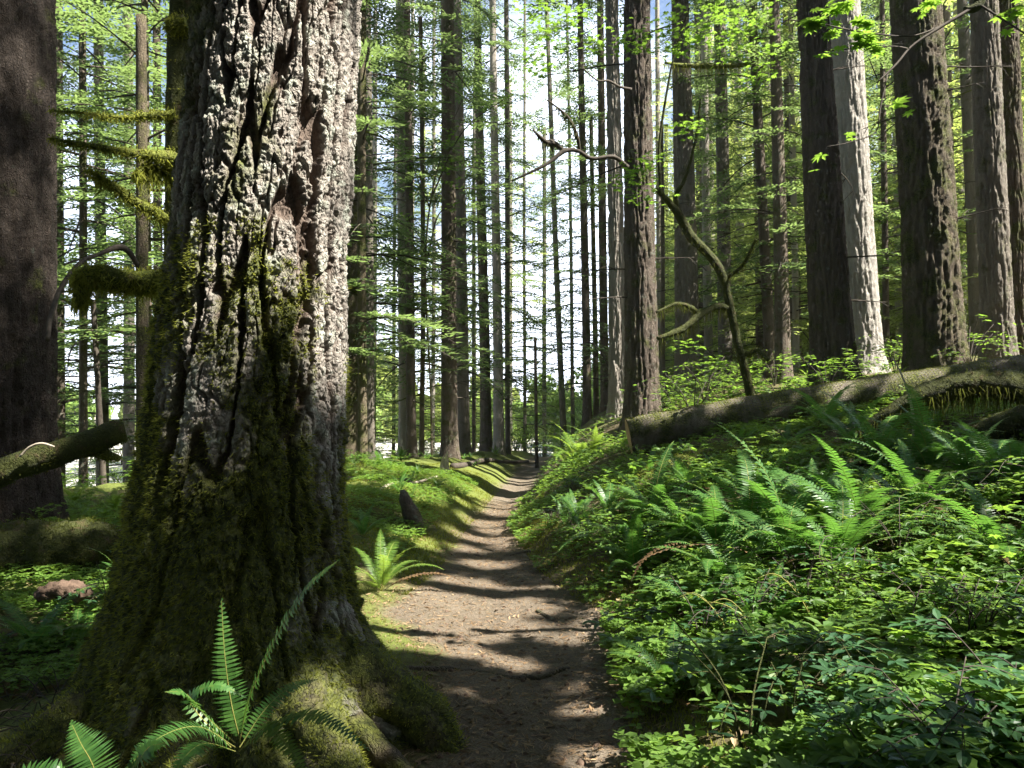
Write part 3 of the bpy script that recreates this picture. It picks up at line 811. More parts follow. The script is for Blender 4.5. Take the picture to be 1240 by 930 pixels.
# ---------------------------------------------------------------- the giant fir
def giant_fir():
    bx, by = -1.48, 4.30
    root = thing('giant_fir', 'giant old fir with furrowed scaly bark and mossy spreading foot beside the trail', 'tree', (bx, by, 0))
    z = np.concatenate([np.arange(-.35, 4.4, .0052), np.linspace(4.42, 12, 60), np.linspace(13, 38, 24)])
    th = np.concatenate([np.linspace(-math.pi * 1.08, math.pi * .10, 660, endpoint=False), np.linspace(math.pi * .10, math.pi * .92, 110, endpoint=False)])
    Z, TH = np.meshgrid(z, th, indexing='ij')
    R = np.interp(Z, [-.35, 0, .1, .35, .75, 1.25, 2.5, 3.87, 8, 20, 38], [.80, .745, .72, .655, .585, .525, .46, .425, .40, .30, .03])
    def lobe(deg, wid): return np.exp(-((np.degrees(np.angle(np.exp(1j * (TH - math.radians(deg))))) / wid) ** 2))
    zc = np.clip(Z + .05, 0, None)
    cx, cyy = np.cos(TH) * .5, np.sin(TH) * .5
    R = R + .05 * pn(cx * 6, cyy * 6, Z * 2) * np.exp(-zc / .6) + .42 * lobe(-8, 24) * np.exp(-(zc / .42) ** 1.6) + .34 * lobe(-58, 20) * np.exp(-zc / .24) + .16 * lobe(-112, 26) * np.exp(-zc / .4) \
          + .18 * lobe(-165, 24) * np.exp(-zc / .5) + .3 * lobe(60, 30) * np.exp(-zc / .3) + .2 * lobe(125, 28) * np.exp(-zc / .3)
    wx = cx + .028 * pn(cx * 7, cyy * 7, Z * 1.9) + .016 * pn(cx * 22, cyy * 22, Z * 9 + 9) + .006 * pn(cx * 60, cyy * 60, Z * 40)
    wy = cyy + .028 * pn(cx * 7 + 40, cyy * 7, Z * 1.9) + .016 * pn(cx * 22 + 40, cyy * 22, Z * 9) + .006 * pn(cx * 60 + 9, cyy * 60, Z * 40)
    a = np.abs(pn(wx * 8.5, wy * 8.5, Z * .95)); b = np.abs(pn(wx * 13 + 7, wy * 13, Z * 3.2)); c = np.abs(pn(wx * 10, wy * 10 + 31, Z * 11))
    mossn = .5 + 1.0 * pn(cx * 3, cyy * 3, Z * 1.2 + 5) + .5 * pn(cx * 11, cyy * 11, Z * 7) + .25 * pn(cx * 40, cyy * 40, Z * 32)
    side = .5 - .5 * np.cos(TH - math.radians(-10))                 # mossier on the side away from the trail
    moss = np.clip((np.interp(Z, [-.3, .5, 1.0, 1.7, 2.4, 5], [1.5, 1.25, 1.0, .72, .36, .02]) + .55 * (side - .35) + (mossn - .5) * .9 - .35 - 1.7 * np.clip(pn(cx * 5 + 3, cyy * 5, Z * 4) + .04, 0, 1) * np.interp(Z, [.2, .9], [1, .25])) / .4, 0, 1)  # real moss, spread higher to paint shade into the lower trunk
    keep = 1 - .6 * moss * np.interp(Z, [.3, 1.2], [1, .3])
    def tern(v):                                                    # flaking layers: flat steps with sharp rims
        f = np.floor(v); return f + ss((v - f - .80) / .20)
    l1 = tern(3.6 * pn(wx * 13 + 5, wy * 13, Z * 8)); l2 = tern(3.2 * pn(wx * 30, wy * 30 + 5, Z * 25)); l3 = tern(2.6 * pn(wx * 62, wy * 62, Z * 60))
    flake = .0045 * l1 + .0050 * l2 + .0034 * l3 + .010 * pn(cx * 9, cyy * 9, Z * 2)
    fur = np.maximum(ss(1.35 - a / .085), .34 * ss(1.25 - b / .05))
    fur = np.maximum(fur, .09 * ss(1.2 - c / .04))
    D = -.082 * fur + flake * (1 - .5 * fur) + .015
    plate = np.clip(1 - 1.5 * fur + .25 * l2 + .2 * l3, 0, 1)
    lump = .020 * np.abs(pn(cx * 14, cyy * 14, Z * 9)) + .024 * pn(cx * 7, cyy * 7, Z * 6 + 2) + .030 * pn(cx * 20, cyy * 20, Z * 17) + .022 * pn(cx * 46, cyy * 46, Z * 42)
    R = R + D * keep * np.interp(Z, [0, 12, 30], [1, 1, .3]) + lump * np.clip(moss * 1.3 + np.interp(Z, [.25, .7], [.8, 0]), 0, 1)
    ax = np.interp(Z, [-.35, 0, 1.25, 3.87, 38], [0, 0, .034, .20, 2.3])
    V = np.stack([ax + R * np.cos(TH), R * np.sin(TH), Z], -1)
    nz, nt = Z.shape
    i = np.arange(nz - 1)[:, None] * nt; j = np.arange(nt)[None]; j2 = (j + 1) % nt
    Q = np.stack([i + j, i + j2, i + nt + j2, i + nt + j], -1).reshape(-1, 4)
    mb = MB(); mb.add(V.reshape(-1, 3), quads=Q, a=moss.ravel())
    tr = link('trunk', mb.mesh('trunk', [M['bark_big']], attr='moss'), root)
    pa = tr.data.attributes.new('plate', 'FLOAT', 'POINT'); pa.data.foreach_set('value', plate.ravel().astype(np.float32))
    # moss tufts on the trunk
    vv, mm = V.reshape(-1, 3), (moss * (Z < 2.6) * (np.sin(TH) < .5)).ravel()
    pick = RNG.choice(len(vv), 42000, p=mm / mm.sum())
    nr = np.stack([np.cos(TH).ravel()[pick], np.sin(TH).ravel()[pick], np.full(len(pick), .2)], -1)
    mb = MB(); fuzz(mb, vv[pick], nr, .026, .004, .5)
    link('moss', mb.mesh('moss', [M['moss_hang']], smooth=False), tr)
    # roots running out over the ground
    for k, pts in enumerate((
        [(.45, -.15, .42, .20), (.80, -.20, .22, .17), (1.02, -.25, .12, .14), (1.14, -.28, -.02, .11), (1.2, -.3, -.2, .08)],
        [(.38, -.35, .34, .17), (.62, -.62, .17, .13), (.78, -.86, .08, .10), (.9, -1.1, .0, .07), (1.0, -1.3, -.12, .04)],
        [(.50, -.28, .26, .11), (.80, -.46, .09, .07), (.98, -.62, .02, .045), (1.12, -.7, -.06, .03)],
        [(.05, -.60, .22, .16), (.10, -.88, .06, .11), (.14, -1.15, -.06, .07)],
        [(-.5, -.35, .22, .16), (-.74, -.6, .06, .12), (-.95, -.85, -.05, .07)])):
        p = smooth_path(pts, 40)
        mb = MB(); v, nn = tube(mb, p[:, :3], p[:, 3], 28, .38, 9, .6, seed=k * 7.7, attr=.6)
        A = np.clip(.95 + 1.2 * pn(v[:, 0] * 9, v[:, 1] * 9, v[:, 2] * 9), 0, 1) if k != 2 else np.clip(.6 + 1.5 * pn(v[:, 0] * 9, v[:, 1] * 9, v[:, 2] * 9), 0, 1)
        mb.A[-1] = A
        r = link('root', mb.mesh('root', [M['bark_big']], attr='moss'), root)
        if k != 2:
            up = np.where((nn[:, 2] > -.1) & (A[:len(nn)] > .5))[0]
            if len(up):
                pk = RNG.choice(up, 2600)
                mb = MB(); fuzz(mb, v[pk] + RNG.normal(size=(len(pk), 3)) * .008, nn[pk], .018, .0035, .1)
                link('moss', mb.mesh('moss', [M['moss_hang']], smooth=False), r)
    Qc, W = crown_parts(np.random.RandomState(3), 14, 37, 55, 3.4, .8, 'coarse')
    link('crown', crown_mesh('crown', Qc, W, M['needles_shade'], (bx + 1.0, by, 0)), root)
    return root
FIR = giant_fir()

# ---------------------------------------------------------------- mossy branches and broken wood
def mossy(name, parent, pts, n=40, segs=10, moss='moss', hang=.0, fuzzn=900, fl=.022, rough=.38, world=True, hang_n=200, label=None):
    """a moss-grown limb through (x, y, z, radius) points; its moss coat is a child"""
    p = smooth_path(pts, n)
    mb = MB(); v, nn = tube(mb, p[:, :3], p[:, 3], segs, rough, 16, .5, seed=p[0, 0] * 5)
    o = link(name, mb.mesh(name, [M[moss]]))
    if parent is not None: attach(o, parent)
    mb = MB()
    k = RNG.randint(0, len(nn), fuzzn)
    k = k[pn(v[k, 0] * 11, v[k, 1] * 11, v[k, 2] * 11) > -.24]; fuzzn = len(k)
    base = v[k] + RNG.normal(size=(fuzzn, 3)) * .012
    fuzz(mb, base, nn[k], fl, .005, .35)
    if hang:
        und = np.where(nn[:, 2] < .2)[0]
        k = und[RNG.randint(0, len(und), hang_n)]
        strands(mb, v[k] + RNG.normal(size=(hang_n, 3)) * np.array([.02, .02, .004]), hang)
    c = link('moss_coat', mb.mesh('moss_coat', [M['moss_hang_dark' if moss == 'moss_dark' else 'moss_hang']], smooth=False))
    c.parent = o
    return o

def P4(lst, Y, dY=0.0):
    """pixels and pixel widths -> points and radii at a distance"""
    out = []
    for i, e in enumerate(lst):
        y = Y + dY * i / max(1, len(lst) - 1) if len(e) == 3 else e[3]
        q = at(e[0], e[1], y)
        out.append((q.x, q.y, q.z, e[2] / F * y / 2))
    return out

# the moss-grown tree hard behind the giant fir
mt = thing('mossy_tree', 'moss-covered slender tree with shaggy limbs hard against the giant fir', 'tree', (-2.50, 5.9, G(-2.50, 5.9)))
p = smooth_path([(0, 0, -.3, .13), (.03, 0, .8, .115), (.02, 0, 2.2, .105), (.0, 0, 3.6, .10), (.02, 0, 5.5, .095), (.1, 0, 9, .07), (.2, 0, 13, .02)], 90)
mb = MB(); v, nn = tube(mb, p[:, :3], p[:, 3], 20, .22, 12, .35)
tk = link('trunk', mb.mesh('trunk', [M['moss_dark']]), mt)
k = np.where(v[:len(nn), 2] < 5)[0]; k = k[RNG.randint(0, len(k), 5000)]
mb = MB(); fuzz(mb, v[k], nn[k], .022, .004, .5)
link('moss_coat', mb.mesh('moss_coat', [M['moss_hang']], smooth=False), tk)
mossy('mossy_branch', mt, P4([(212, 342, 24), (180, 342, 27), (150, 340, 28), (120, 334, 27), (104, 332, 20), (94, 337, 9)], 5.7, -.35), segs=14, moss='moss', hang=.07, fuzzn=2200, hang_n=800, fl=.026, rough=.3)
mossy('mossy_branch', mt, P4([(104, 332, 18), (100, 345, 20), (98, 358, 16), (97, 372, 6)], 5.4), segs=10, hang=.08, fuzzn=900, hang_n=260, fl=.03)
mossy('mossy_branch', mt, P4([(212, 137, 9), (190, 140, 10), (170, 141, 8), (140, 142, 5), (110, 138, 4), (64, 134, 2)], 5.8, -.2), hang=.04, fuzzn=900)
mossy('mossy_branch', mt, P4([(214, 200, 26), (205, 190, 18), (180, 188, 13), (140, 182, 9), (100, 175, 6), (62, 168, 4)], 5.8, -.4), hang=.06, fuzzn=1500, hang_n=300)
mossy('mossy_branch', mt, P4([(214, 272, 10), (190, 258, 12), (165, 245, 12), (140, 228, 11), (122, 216, 9), (108, 206, 4)], 5.8, -.4), hang=.07, fuzzn=1200, hang_n=300)
mossy('mossy_branch', mt, P4([(210, 214, 10), (190, 206, 9), (176, 202, 10), (164, 214, 6)], 5.8, -.2), hang=.12, fuzzn=700, hang_n=260)
mossy('mossy_branch', mt, P4([(212, 395, 22), (196, 396, 20), (184, 394, 12)], 5.8), hang=.04, fuzzn=700)
mossy('mossy_branch', mt, P4([(226, 28, 20), (212, 32, 22), (206, 26, 10)], 5.8), hang=.05, fuzzn=600)

db = thing('dead_branch', 'bare bleached dead branch arching steeply beside the massive dark trunk', 'branch', at(60, 405, 7.8))
p = smooth_path(P4([(58, 412, 5), (62, 380, 6), (76, 345, 6), (98, 318, 6), (120, 308, 5), (150, 300, 8), (172, 330, 5)], 7.8, 1.5), 36)
mb = MB(); tube(mb, p[:, :3], p[:, 3], 6, .2, 20)
attach(link('stem', mb.mesh('stem', [M['wood']])), db)

bl = thing('broken_log', 'moss-grown broken log jutting up in front of the massive dark trunk', 'log', at(-120, 640, 7.6))
mossy('trunk', bl, P4([(-200, 668, 36), (-120, 628, 36), (0, 573, 33), (60, 552, 31), (110, 535, 30), (140, 524, 29), (152, 521, 24)], 7.6, .2), n=70, segs=16, moss='moss_dark', hang=.03, fuzzn=2200, fl=.018, rough=.2, hang_n=160)
mossy('twig', bl, P4([(105, 546, 10), (125, 550, 12), (145, 555, 8)], 7.8), hang=.03, fuzzn=300)
p = smooth_path(P4([(24, 553, 3), (35, 542, 3), (50, 537, 3), (66, 541, 2)], 7.5), 14)
mb = MB(); tube(mb, p[:, :3], p[:, 3], 5)
attach(link('twig', mb.mesh('twig', [M['wood_pale']])), bl)

ml = thing('mossy_log', 'thick fallen log buried in moss under the massive dark trunk', 'log', at(60, 700, 7.3))
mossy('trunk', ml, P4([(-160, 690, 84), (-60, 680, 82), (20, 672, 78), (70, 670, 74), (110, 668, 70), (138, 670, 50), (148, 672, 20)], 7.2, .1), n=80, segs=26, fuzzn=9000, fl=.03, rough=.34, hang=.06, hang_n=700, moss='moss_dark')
mossy('broken_limb', ml, P4([(118, 662, 26), (112, 645, 20), (106, 634, 16), (102, 628, 6)], 7.4), fuzzn=600)
bk = thing('fallen_bark', 'brown slab of fallen bark lying among the ferns below the mossy log', 'bark', at(80, 712, 5.9))
p = smooth_path(P4([(46, 722, 16), (62, 714, 24), (82, 712, 26), (102, 718, 22), (110, 724, 8)], 5.9), 30)
mb = MB(); v, _n = tube(mb, p[:, :3], p[:, 3], 26, .75, 26, .6)
mb.V[-1][:, 2] = p[0, 2] + (mb.V[-1][:, 2] - p[0, 2]) * .8
attach(link('slab', mb.mesh('slab', [M['rot_bark']])), bk)

# ---------------------------------------------------------------- the fallen log and its mossy tangle
lg = thing('fallen_log', 'long fallen trunk with a sawn end resting across the bank', 'log', at(762, 541, 13.5))
A_, B_ = at(762, 528, 13.0), at(1330, 431, 12.7)
n = 140
t = np.linspace(0, 1, n)
pp = np.array(A_)[None] * (1 - t[:, None]) + np.array(B_)[None] * t[:, None]
pp[:, 2] += .03 * np.sin(t * 5)
rad = np.linspace(.29, .25, n)
mb = MB(); v, nn = tube(mb, pp, rad, 36, .10, 12, .22, caps=False)
trk = attach(link('trunk', mb.mesh('trunk', [bark_mat('log_bark', (0.06, 0.05, 0.038), (0.17, 0.15, 0.12), (0.20, 0.23, 0.16), .44, .22, .05, 12)])), lg)
mb = MB()
T, N_, B2 = frames(pp)
ths = np.linspace(0, 2 * np.pi, 36, endpoint=False)
rings = []
for f in (1.0, .8, .5, .2):
    rr = .288 * f * (1 + .03 * np.sin(ths * 5 + f * 9))
    rings.append(pp[0] - T[0] * (.012 + .006 * (1 - f)) + N_[0] * (np.cos(ths) * rr)[:, None] + B2[0] * (np.sin(ths) * rr)[:, None])
Vv = np.concatenate(rings); q = []
for r in range(3):
    for j in range(36): q.append([r * 36 + j, r * 36 + (j + 1) % 36, (r + 1) * 36 + (j + 1) % 36, (r + 1) * 36 + j])
mb.add(np.vstack([Vv, [pp[0] - T[0] * .02]]), quads=q, tris=[[108 + j, 108 + (j + 1) % 36, 144] for j in range(36)])
attach(link('sawn_end', mb.mesh('sawn_end', [M['cut']])), lg)
up = np.where((nn[:, 2] > .1) & (pn(v[:len(nn), 0] * 1.2, v[:len(nn), 1] * 3, 4) > -.2))[0]
k = up[RNG.randint(0, len(up), 17000)]
mb = MB(); fuzz(mb, v[k], nn[k], .022, .005, .0)
c = link('moss', mb.mesh('moss', [M['moss_hang']], smooth=False)); attach(c, lg)

tg = thing('mossy_tangle', 'shaggy arching moss-hung limbs of a fallen maple below the log', 'branches', at(1150, 520, 9.0))
for pts, Y, dY, hg in (
    ([(1290, 478, 40), (1230, 468, 38), (1180, 464, 34), (1140, 472, 30), (1100, 488, 22), (1065, 508, 14), (1040, 530, 10)], 8.9, .4, .22),
    ([(1290, 500, 34), (1240, 508, 34), (1200, 522, 30), (1165, 540, 26), (1140, 560, 20)], 8.5, .2, .16),
    ([(1110, 500, 12), (1070, 520, 14), (1030, 548, 14), (1000, 560, 12), (960, 570, 8)], 9.3, .5, .12),
    ([(1050, 545, 10), (1010, 545, 14), (975, 540, 14), (945, 548, 10), (925, 562, 6)], 9.8, .3, .12),
    ([(1120, 560, 14), (1080, 556, 16), (1050, 566, 14), (1015, 580, 10), (990, 596, 6)], 8.6, .2, .10),
    ([(1000, 585, 10), (960, 575, 14), (920, 578, 16), (880, 590, 14), (850, 600, 8)], 9.6, .3, .10)):
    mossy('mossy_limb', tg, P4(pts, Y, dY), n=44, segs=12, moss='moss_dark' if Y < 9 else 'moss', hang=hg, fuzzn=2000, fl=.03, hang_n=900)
rl = thing('rotten_log', 'low rotten log under shaggy moss on the bank between trail and fallen log', 'log', at(880, 590, 10.6))
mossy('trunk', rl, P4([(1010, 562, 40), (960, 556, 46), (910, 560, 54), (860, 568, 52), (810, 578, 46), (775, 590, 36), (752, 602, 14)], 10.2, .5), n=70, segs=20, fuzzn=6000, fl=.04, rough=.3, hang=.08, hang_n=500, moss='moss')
st = thing('bleached_stick', 'thin bleached stick standing upright against the fallen log', 'stick', at(1104, 540, 8.2))
p = smooth_path(P4([(1104, 548, 3), (1106, 520, 3.4), (1105, 498, 3), (1098, 470, 2.6), (1089, 448, 2), (1080, 432, 1)], 8.2), 26)
mb = MB(); tube(mb, p[:, :3], p[:, 3], 6, .25, 30)
attach(link('stem', mb.mesh('stem', [M['wood_pale']])), st)

# mossy mound beside the trail: bleached stump, dark stub, fallen sticks
sx, sy, sz = hit(538, 572)
bs = thing('splintered_stump', 'small bleached splintered stump in sun on the mossy mound', 'stump', (sx, sy, sz))
for k in range(7):
    a = k * .9; r = .06 + .03 * (k % 3); h = [.48, .34, .22, .38, .18, .14, .10][k]
    p = smooth_path([(r * math.cos(a), r * math.sin(a), -.1, .07), (r * .8 * math.cos(a), r * .8 * math.sin(a), h * .5, .05), (r * .7 * math.cos(a) + .02, r * .6 * math.sin(a), h, .008)], 10)
    mb = MB(); tube(mb, p[:, :3], p[:, 3], 7, .3, 14)
    link('splinter', mb.mesh('splinter', [M['wood_pale']]), bs)
sx, sy, sz = hit(500, 640)
ds = thing('rotten_stub', 'dark slanted stub of rotten wood sticking out of the mossy mound', 'stump', (sx, sy, sz))
p = smooth_path([(.05, .0, -.2, .13), (.0, 0, .1, .12), (-.09, .0, .34, .09), (-.15, .02, .50, .03)], 26)
mb = MB(); tube(mb, p[:, :3], p[:, 3], 14, .3, 12, .4)
link('wood', mb.mesh('wood', [M['bark_dark']]), ds)
for k, (a, b, w, lb) in enumerate((((418, 582), (500, 588), 7, 'grey fallen pole lying flat on the mossy mound by the giant fir'), ((548, 567), (640, 560), 8, 'dark fallen pole lying on the crest of the mossy mound'),
                                   ((455, 600), (530, 578), 5, 'pale stick slanting over the mossy mound towards the bleached stump'))):
    (x0, y0, z0), (x1, y1, z1) = hit(*a), hit(*b)
    o = thing('fallen_pole' if k < 2 else 'stick', lb, 'stick', (x0, y0, z0))
    r = w / F * y0 / 2
    m_ = [(x0 + (x1 - x0) * t, y0 + (y1 - y0) * t, max(G(x0 + (x1 - x0) * t, y0 + (y1 - y0) * t) + r * .6, (z0 * (1 - t) + z1 * t) + r * .6), r * (1 - .4 * t)) for t in np.linspace(0, 1, 9)]
    p = smooth_path(m_, 30)
    mb = MB(); tube(mb, p[:, :3], p[:, 3], 8, .25, 18)
    attach(link('stem', mb.mesh('stem', [M['wood_pale' if k == 2 else 'bark_grey' if k == 0 else 'wood']])), o)

# ---------------------------------------------------------------- dead limbs on the tree at the log end
T18 = next(t for t in TREES if 'sawn end' in t['label'])
for pts in ([(760, 203, 7), (743, 190, 5), (717, 192, 5), (700, 183, 5), (683, 183, 6), (660, 200, 4), (620, 219, 2)],
            [(683, 183, 6), (670, 173, 7), (660, 171, 6), (645, 157, 2)],
            [(702, 184, 4), (698, 163, 4), (688, 142, 3), (663, 121, 2)],
            [(764, 108, 4), (750, 105, 3), (737, 98, 3), (723, 97, 2), (707, 84, 2)]):
    p = smooth_path(P4(pts, 15.6, -.8), 30)
    mb = MB(); tube(mb, p[:, :3], p[:, 3], 7, .3, 16)
    if len(pts) == 4: strands(mb, p[RNG.randint(8, 26, 60), :3], .16, .02, 1)
    attach(link('dead_branch', mb.mesh('dead_branch', [M['wood'], M['moss_dark']])), T18)

# ---------------------------------------------------------------- maples
def maple_leaf():
    V, T = [(0, 0, 0)], []
    pr = [(-140, .32), (-118, .66), (-98, .45), (-74, .88), (-52, .52), (-30, .98), (-13, .58), (0, 1.06), (13, .58), (30, .98), (52, .52), (74, .88), (98, .45), (118, .66), (140, .32)]
    for a, r in pr:
        a = math.radians(a)
        V.append((r * math.cos(a), r * math.sin(a), -.16 * r * r + (.05 if r < .6 else 0)))
    T = [(0, i, i + 1) for i in range(1, len(pr))]
    return np.array(V), T
LV, LT = maple_leaf()

def maple_leaves(clusters, size, Y):
    """leaf sprays: (pixel, pixel, half width px, half height px, how many)"""
    mb = MB(); stems = []
    for e in clusters:
        px, py, hw_, hh, n = e[:5]; yy = e[5] if len(e) > 5 else Y
        c = np.array(at(px, py, yy)); m = yy / F
        P = np.stack([RNG.normal(0, .5, n) * hw_ * m, RNG.normal(0, .5, n) * hw_ * m, RNG.normal(0, .5, n) * hh * m], -1)
        P[:, 2] = np.round(P[:, 2] / (.09)) * .09 * .9 + RNG.normal(0, .012, n)          # leaves lie in tiers
        scatter(mb, LV, None, LT, P + c, RNG.uniform(0, 6.28, n), size * RNG.uniform(.55, 1.15, n), np.abs(RNG.normal(.25, .22, n)))
        stems.append((c, P))
    return mb, stems

vm = thing('vine_maple', 'curved mossy vine maple leaning over the fallen log, bright leaves above', 'tree', at(910, 500, 14.2))
mossy('trunk', vm, P4([(912, 520, 13), (910, 490, 11), (904, 455, 11), (893, 415, 10), (884, 372, 10), (872, 328, 11), (853, 303, 11), (837, 287, 12), (820, 257, 10), (805, 240, 7), (794, 228, 5)], 14.2, -.8), n=70, moss='moss_dark', hang=.12, fuzzn=1100, hang_n=200)
for pts, hg in (([(884, 374, 8), (867, 371, 9), (847, 382, 9), (827, 398, 8), (796, 410, 5)], .25), ([(847, 382, 7), (836, 372, 6), (818, 368, 4), (795, 378, 3)], .14),
                ([(820, 258, 8), (819, 236, 6), (830, 215, 4), (842, 170, 3), (848, 120, 2)], 0), ([(904, 430, 7), (918, 424, 6), (930, 436, 4)], .1),
                ([(800, 236, 4), (798, 180, 3), (806, 120, 3), (818, 60, 2), (835, 10, 2)], 0), ([(876, 340, 5), (900, 320, 4), (915, 290, 3)], .08)):
    mossy('branch', vm, P4(pts, 13.9, -.6), n=30, segs=8, moss='moss_dark', hang=hg, fuzzn=350, hang_n=150)
mb, _ = maple_leaves([(668, 45, 34, 32, 90), (700, 20, 30, 22, 50), (760, 50, 34, 16, 70), (775, 45, 26, 20, 30), (812, 30, 26, 34, 60), (850, 45, 34, 22, 80), (895, 50, 30, 26, 80), (930, 75, 26, 22, 50), (832, 155, 22, 14, 60),
                      (818, 62, 18, 8, 40), (785, 195, 22, 10, 50), (765, 215, 34, 16, 110), (770, 240, 26, 8, 40), (905, 95, 30, 18, 60), (650, 75, 26, 20, 60), (880, 20, 40, 20, 120), (720, 55, 20, 14, 40),
                      (655, 10, 40, 14, 90), (830, 420, 20, 10, 40), (865, 440, 26, 10, 50), (925, 25, 26, 26, 70)], .072, 12.8)
attach(link('foliage', mb.mesh('foliage', [M['maple']], smooth=False)), vm)

T22 = next(t for t in TREES if 'leaning towards the maple' in t['label'])
mossy('mossy_branch', T22, P4([(910, 78, 6), (880, 80, 6), (850, 80, 7), (825, 79, 5), (805, 76, 3)], 22.4, -.6), n=24, segs=7, hang=.3, fuzzn=200)

vn = thing('vine_maple', 'vine maple reaching in from the side with large near leaves on thin twigs', 'tree', (4.9, 5.4, G(4.9, 5.4)))
p = smooth_path([(4.9, 5.4, G(4.9, 5.4) - .2, .07), (4.8, 5.35, 2.2, .06), (4.3, 5.2, 3.6, .045)] + P4([(1215, -40, 16), (1185, 5, 13), (1168, 12, 7)], 5.1), 40)
mb = MB(); tube(mb, p[:, :3], p[:, 3], 10, .25, 16)
attach(link('trunk', mb.mesh('trunk', [M['moss_dark']])), vn)
for pts in ([(1180, 8, 5), (1140, 32, 4), (1105, 55, 3), (1085, 78, 3), (1062, 100, 2)], [(1140, 32, 3), (1100, 44, 2), (1040, 38, 2), (1000, 30, 1.5)], [(1075, 88, 2), (1066, 130, 2), (1060, 160, 1.6), (1030, 172, 1.2), (1000, 178, 1)],
            [(1185, 5, 3), (1240, 40, 2)], [(1000, 30, 1.2), (985, 45, 1)], [(1062, 95, 1.5), (1052, 70, 1.2)]):
    p = smooth_path(P4(pts, 5.1, -.2), 20)
    mb = MB(); tube(mb, p[:, :3], p[:, 3], 5)
    attach(link('twig', mb.mesh('twig', [M['wood']])), vn)
mb, _ = maple_leaves([(1012, 12, 26, 10, 18), (988, 28, 14, 7, 12), (1050, 28, 16, 8, 12), (1040, 50, 20, 10, 18), (1005, 45, 16, 10, 8), (1102, 136, 2, 1, 1), (992, 186, 4, 1, 1), (986, 199, 3, 1, 1), (1080, 130, 10, 4, 3), (1000, 66, 12, 3, 3),
                      (1035, 165, 8, 3, 2), (1230, 15, 16, 14, 12), (1120, 8, 20, 8, 8), (1062, 62, 10, 6, 5)], .074, 5.0)
attach(link('foliage', mb.mesh('foliage', [M['maple']], smooth=False)), vn)

vs = thing('maple_sapling', 'thin maple sapling with bright leaves in front of the straight dark trunk', 'tree', hit(523, 556))
bx, by, bz = hit(523, 556)
p = smooth_path([(bx, by, bz - .1, .03), (bx - .05, by, bz + 2, .026)] + P4([(515, 330, 3), (522, 240, 2), (540, 170, 1.5), (560, 120, 1)], by), 40)
mb = MB(); tube(mb, p[:, :3], p[:, 3], 6, .2, 20)
attach(link('trunk', mb.mesh('trunk', [M['bark_moss']])), vs)
for pts in ([(516, 320, 2), (530, 262, 1.6), (548, 250, 1)], [(520, 250, 2), (505, 215, 1.4), (498, 190, 1)], [(524, 235, 2), (560, 160, 1.5), (610, 120, 1)], [(517, 300, 1.6), (500, 275, 1), (494, 262, 1)]):
    p = smooth_path(P4(pts, by), 16)
    mb = MB(); tube(mb, p[:, :3], p[:, 3], 5)
    attach(link('branch', mb.mesh('branch', [M['wood']])), vs)
mb, _ = maple_leaves([(545, 165, 14, 12, 34), (546, 200, 14, 10, 26), (548, 222, 12, 10, 22), (547, 250, 10, 8, 22), (568, 150, 16, 8, 26), (540, 178, 16, 8, 20), (612, 112, 14, 14, 40), (590, 130, 14, 8, 20), (500, 190, 12, 10, 24), (504, 235, 12, 10, 24),
                      (498, 262, 12, 8, 22), (575, 195, 14, 8, 16), (497, 205, 10, 8, 16), (580, 112, 10, 8, 14)], .085, by)
attach(link('foliage', mb.mesh('foliage', [M['maple']], smooth=False)), vs)
#PART4
# ---------------------------------------------------------------- ferns
def frond(mb, path, W, up, N=34, stem=.10, mat=0, rng=RNG, tip=1.0, fwd=.30):
    """a once-divided fern frond along a path; UP is the side its face looks to"""
    p = smooth_path(path, N + 4)
    T, _, _ = frames(p)
    up = np.asarray(up, float)
    side = np.cross(T, up); side /= np.linalg.norm(side, axis=1)[:, None] + 1e-9
    nrm = np.cross(side, T)
    t = np.linspace(0, 1, len(p))
    L = np.linalg.norm(np.diff(p, axis=0), axis=1).sum(); sp = L / N
    prof = np.clip((t - stem) / .10, 0, 1) ** .5 * np.where(t < .35, .80 + .57 * t, 1 - ((t - .35) / .66) ** 1.7)
    prof = np.clip(prof, 0, 1)
    V, Q, Tt = [], [], []
    for i in range(len(p)):
        if t[i] < stem or prof[i] <= .03: continue
        for s in (-1, 1):
            l = W * prof[i] * rng.uniform(.88, 1.06)
            d = side[i] * s + T[i] * (fwd + rng.uniform(-.08, .08)) + nrm[i] * rng.uniform(-.05, .22)
            d /= np.linalg.norm(d)
            b = T[i] * sp * .40
            q0 = p[i] + T[i] * sp * (.25 if s > 0 else -.25)
            n = len(V)
            m = q0 + d * l * .55 - nrm[i] * l * .04
            e = q0 + d * l - nrm[i] * l * .18
            V += [q0 - b, q0 + b, m + b * .72, m - b * .72, e]
            Q.append((n, n + 1, n + 2, n + 3)); Tt.append((n + 3, n + 2, n + 4))
    mb.add(V, quads=Q, tris=Tt, mq=mat, mt=mat)
    tube(mb, p[::3], np.linspace(.0035, .001, len(p[::3])) * max(.6, L), 4, mat=1, caps=False)

def arch(L, a0, a1, n=9, twist=0.0):
    t = np.linspace(0, 1, n)
    a = np.radians(a0 + (a1 - a0) * t ** 1.25)
    dx, dz = np.cos(a), np.sin(a)
    x = np.concatenate([[0], np.cumsum((dx[1:] + dx[:-1]) / 2)]) * L / (n - 1)
    z = np.concatenate([[0], np.cumsum((dz[1:] + dz[:-1]) / 2)]) * L / (n - 1)
    return np.stack([x, twist * t ** 2 * L, z], -1)

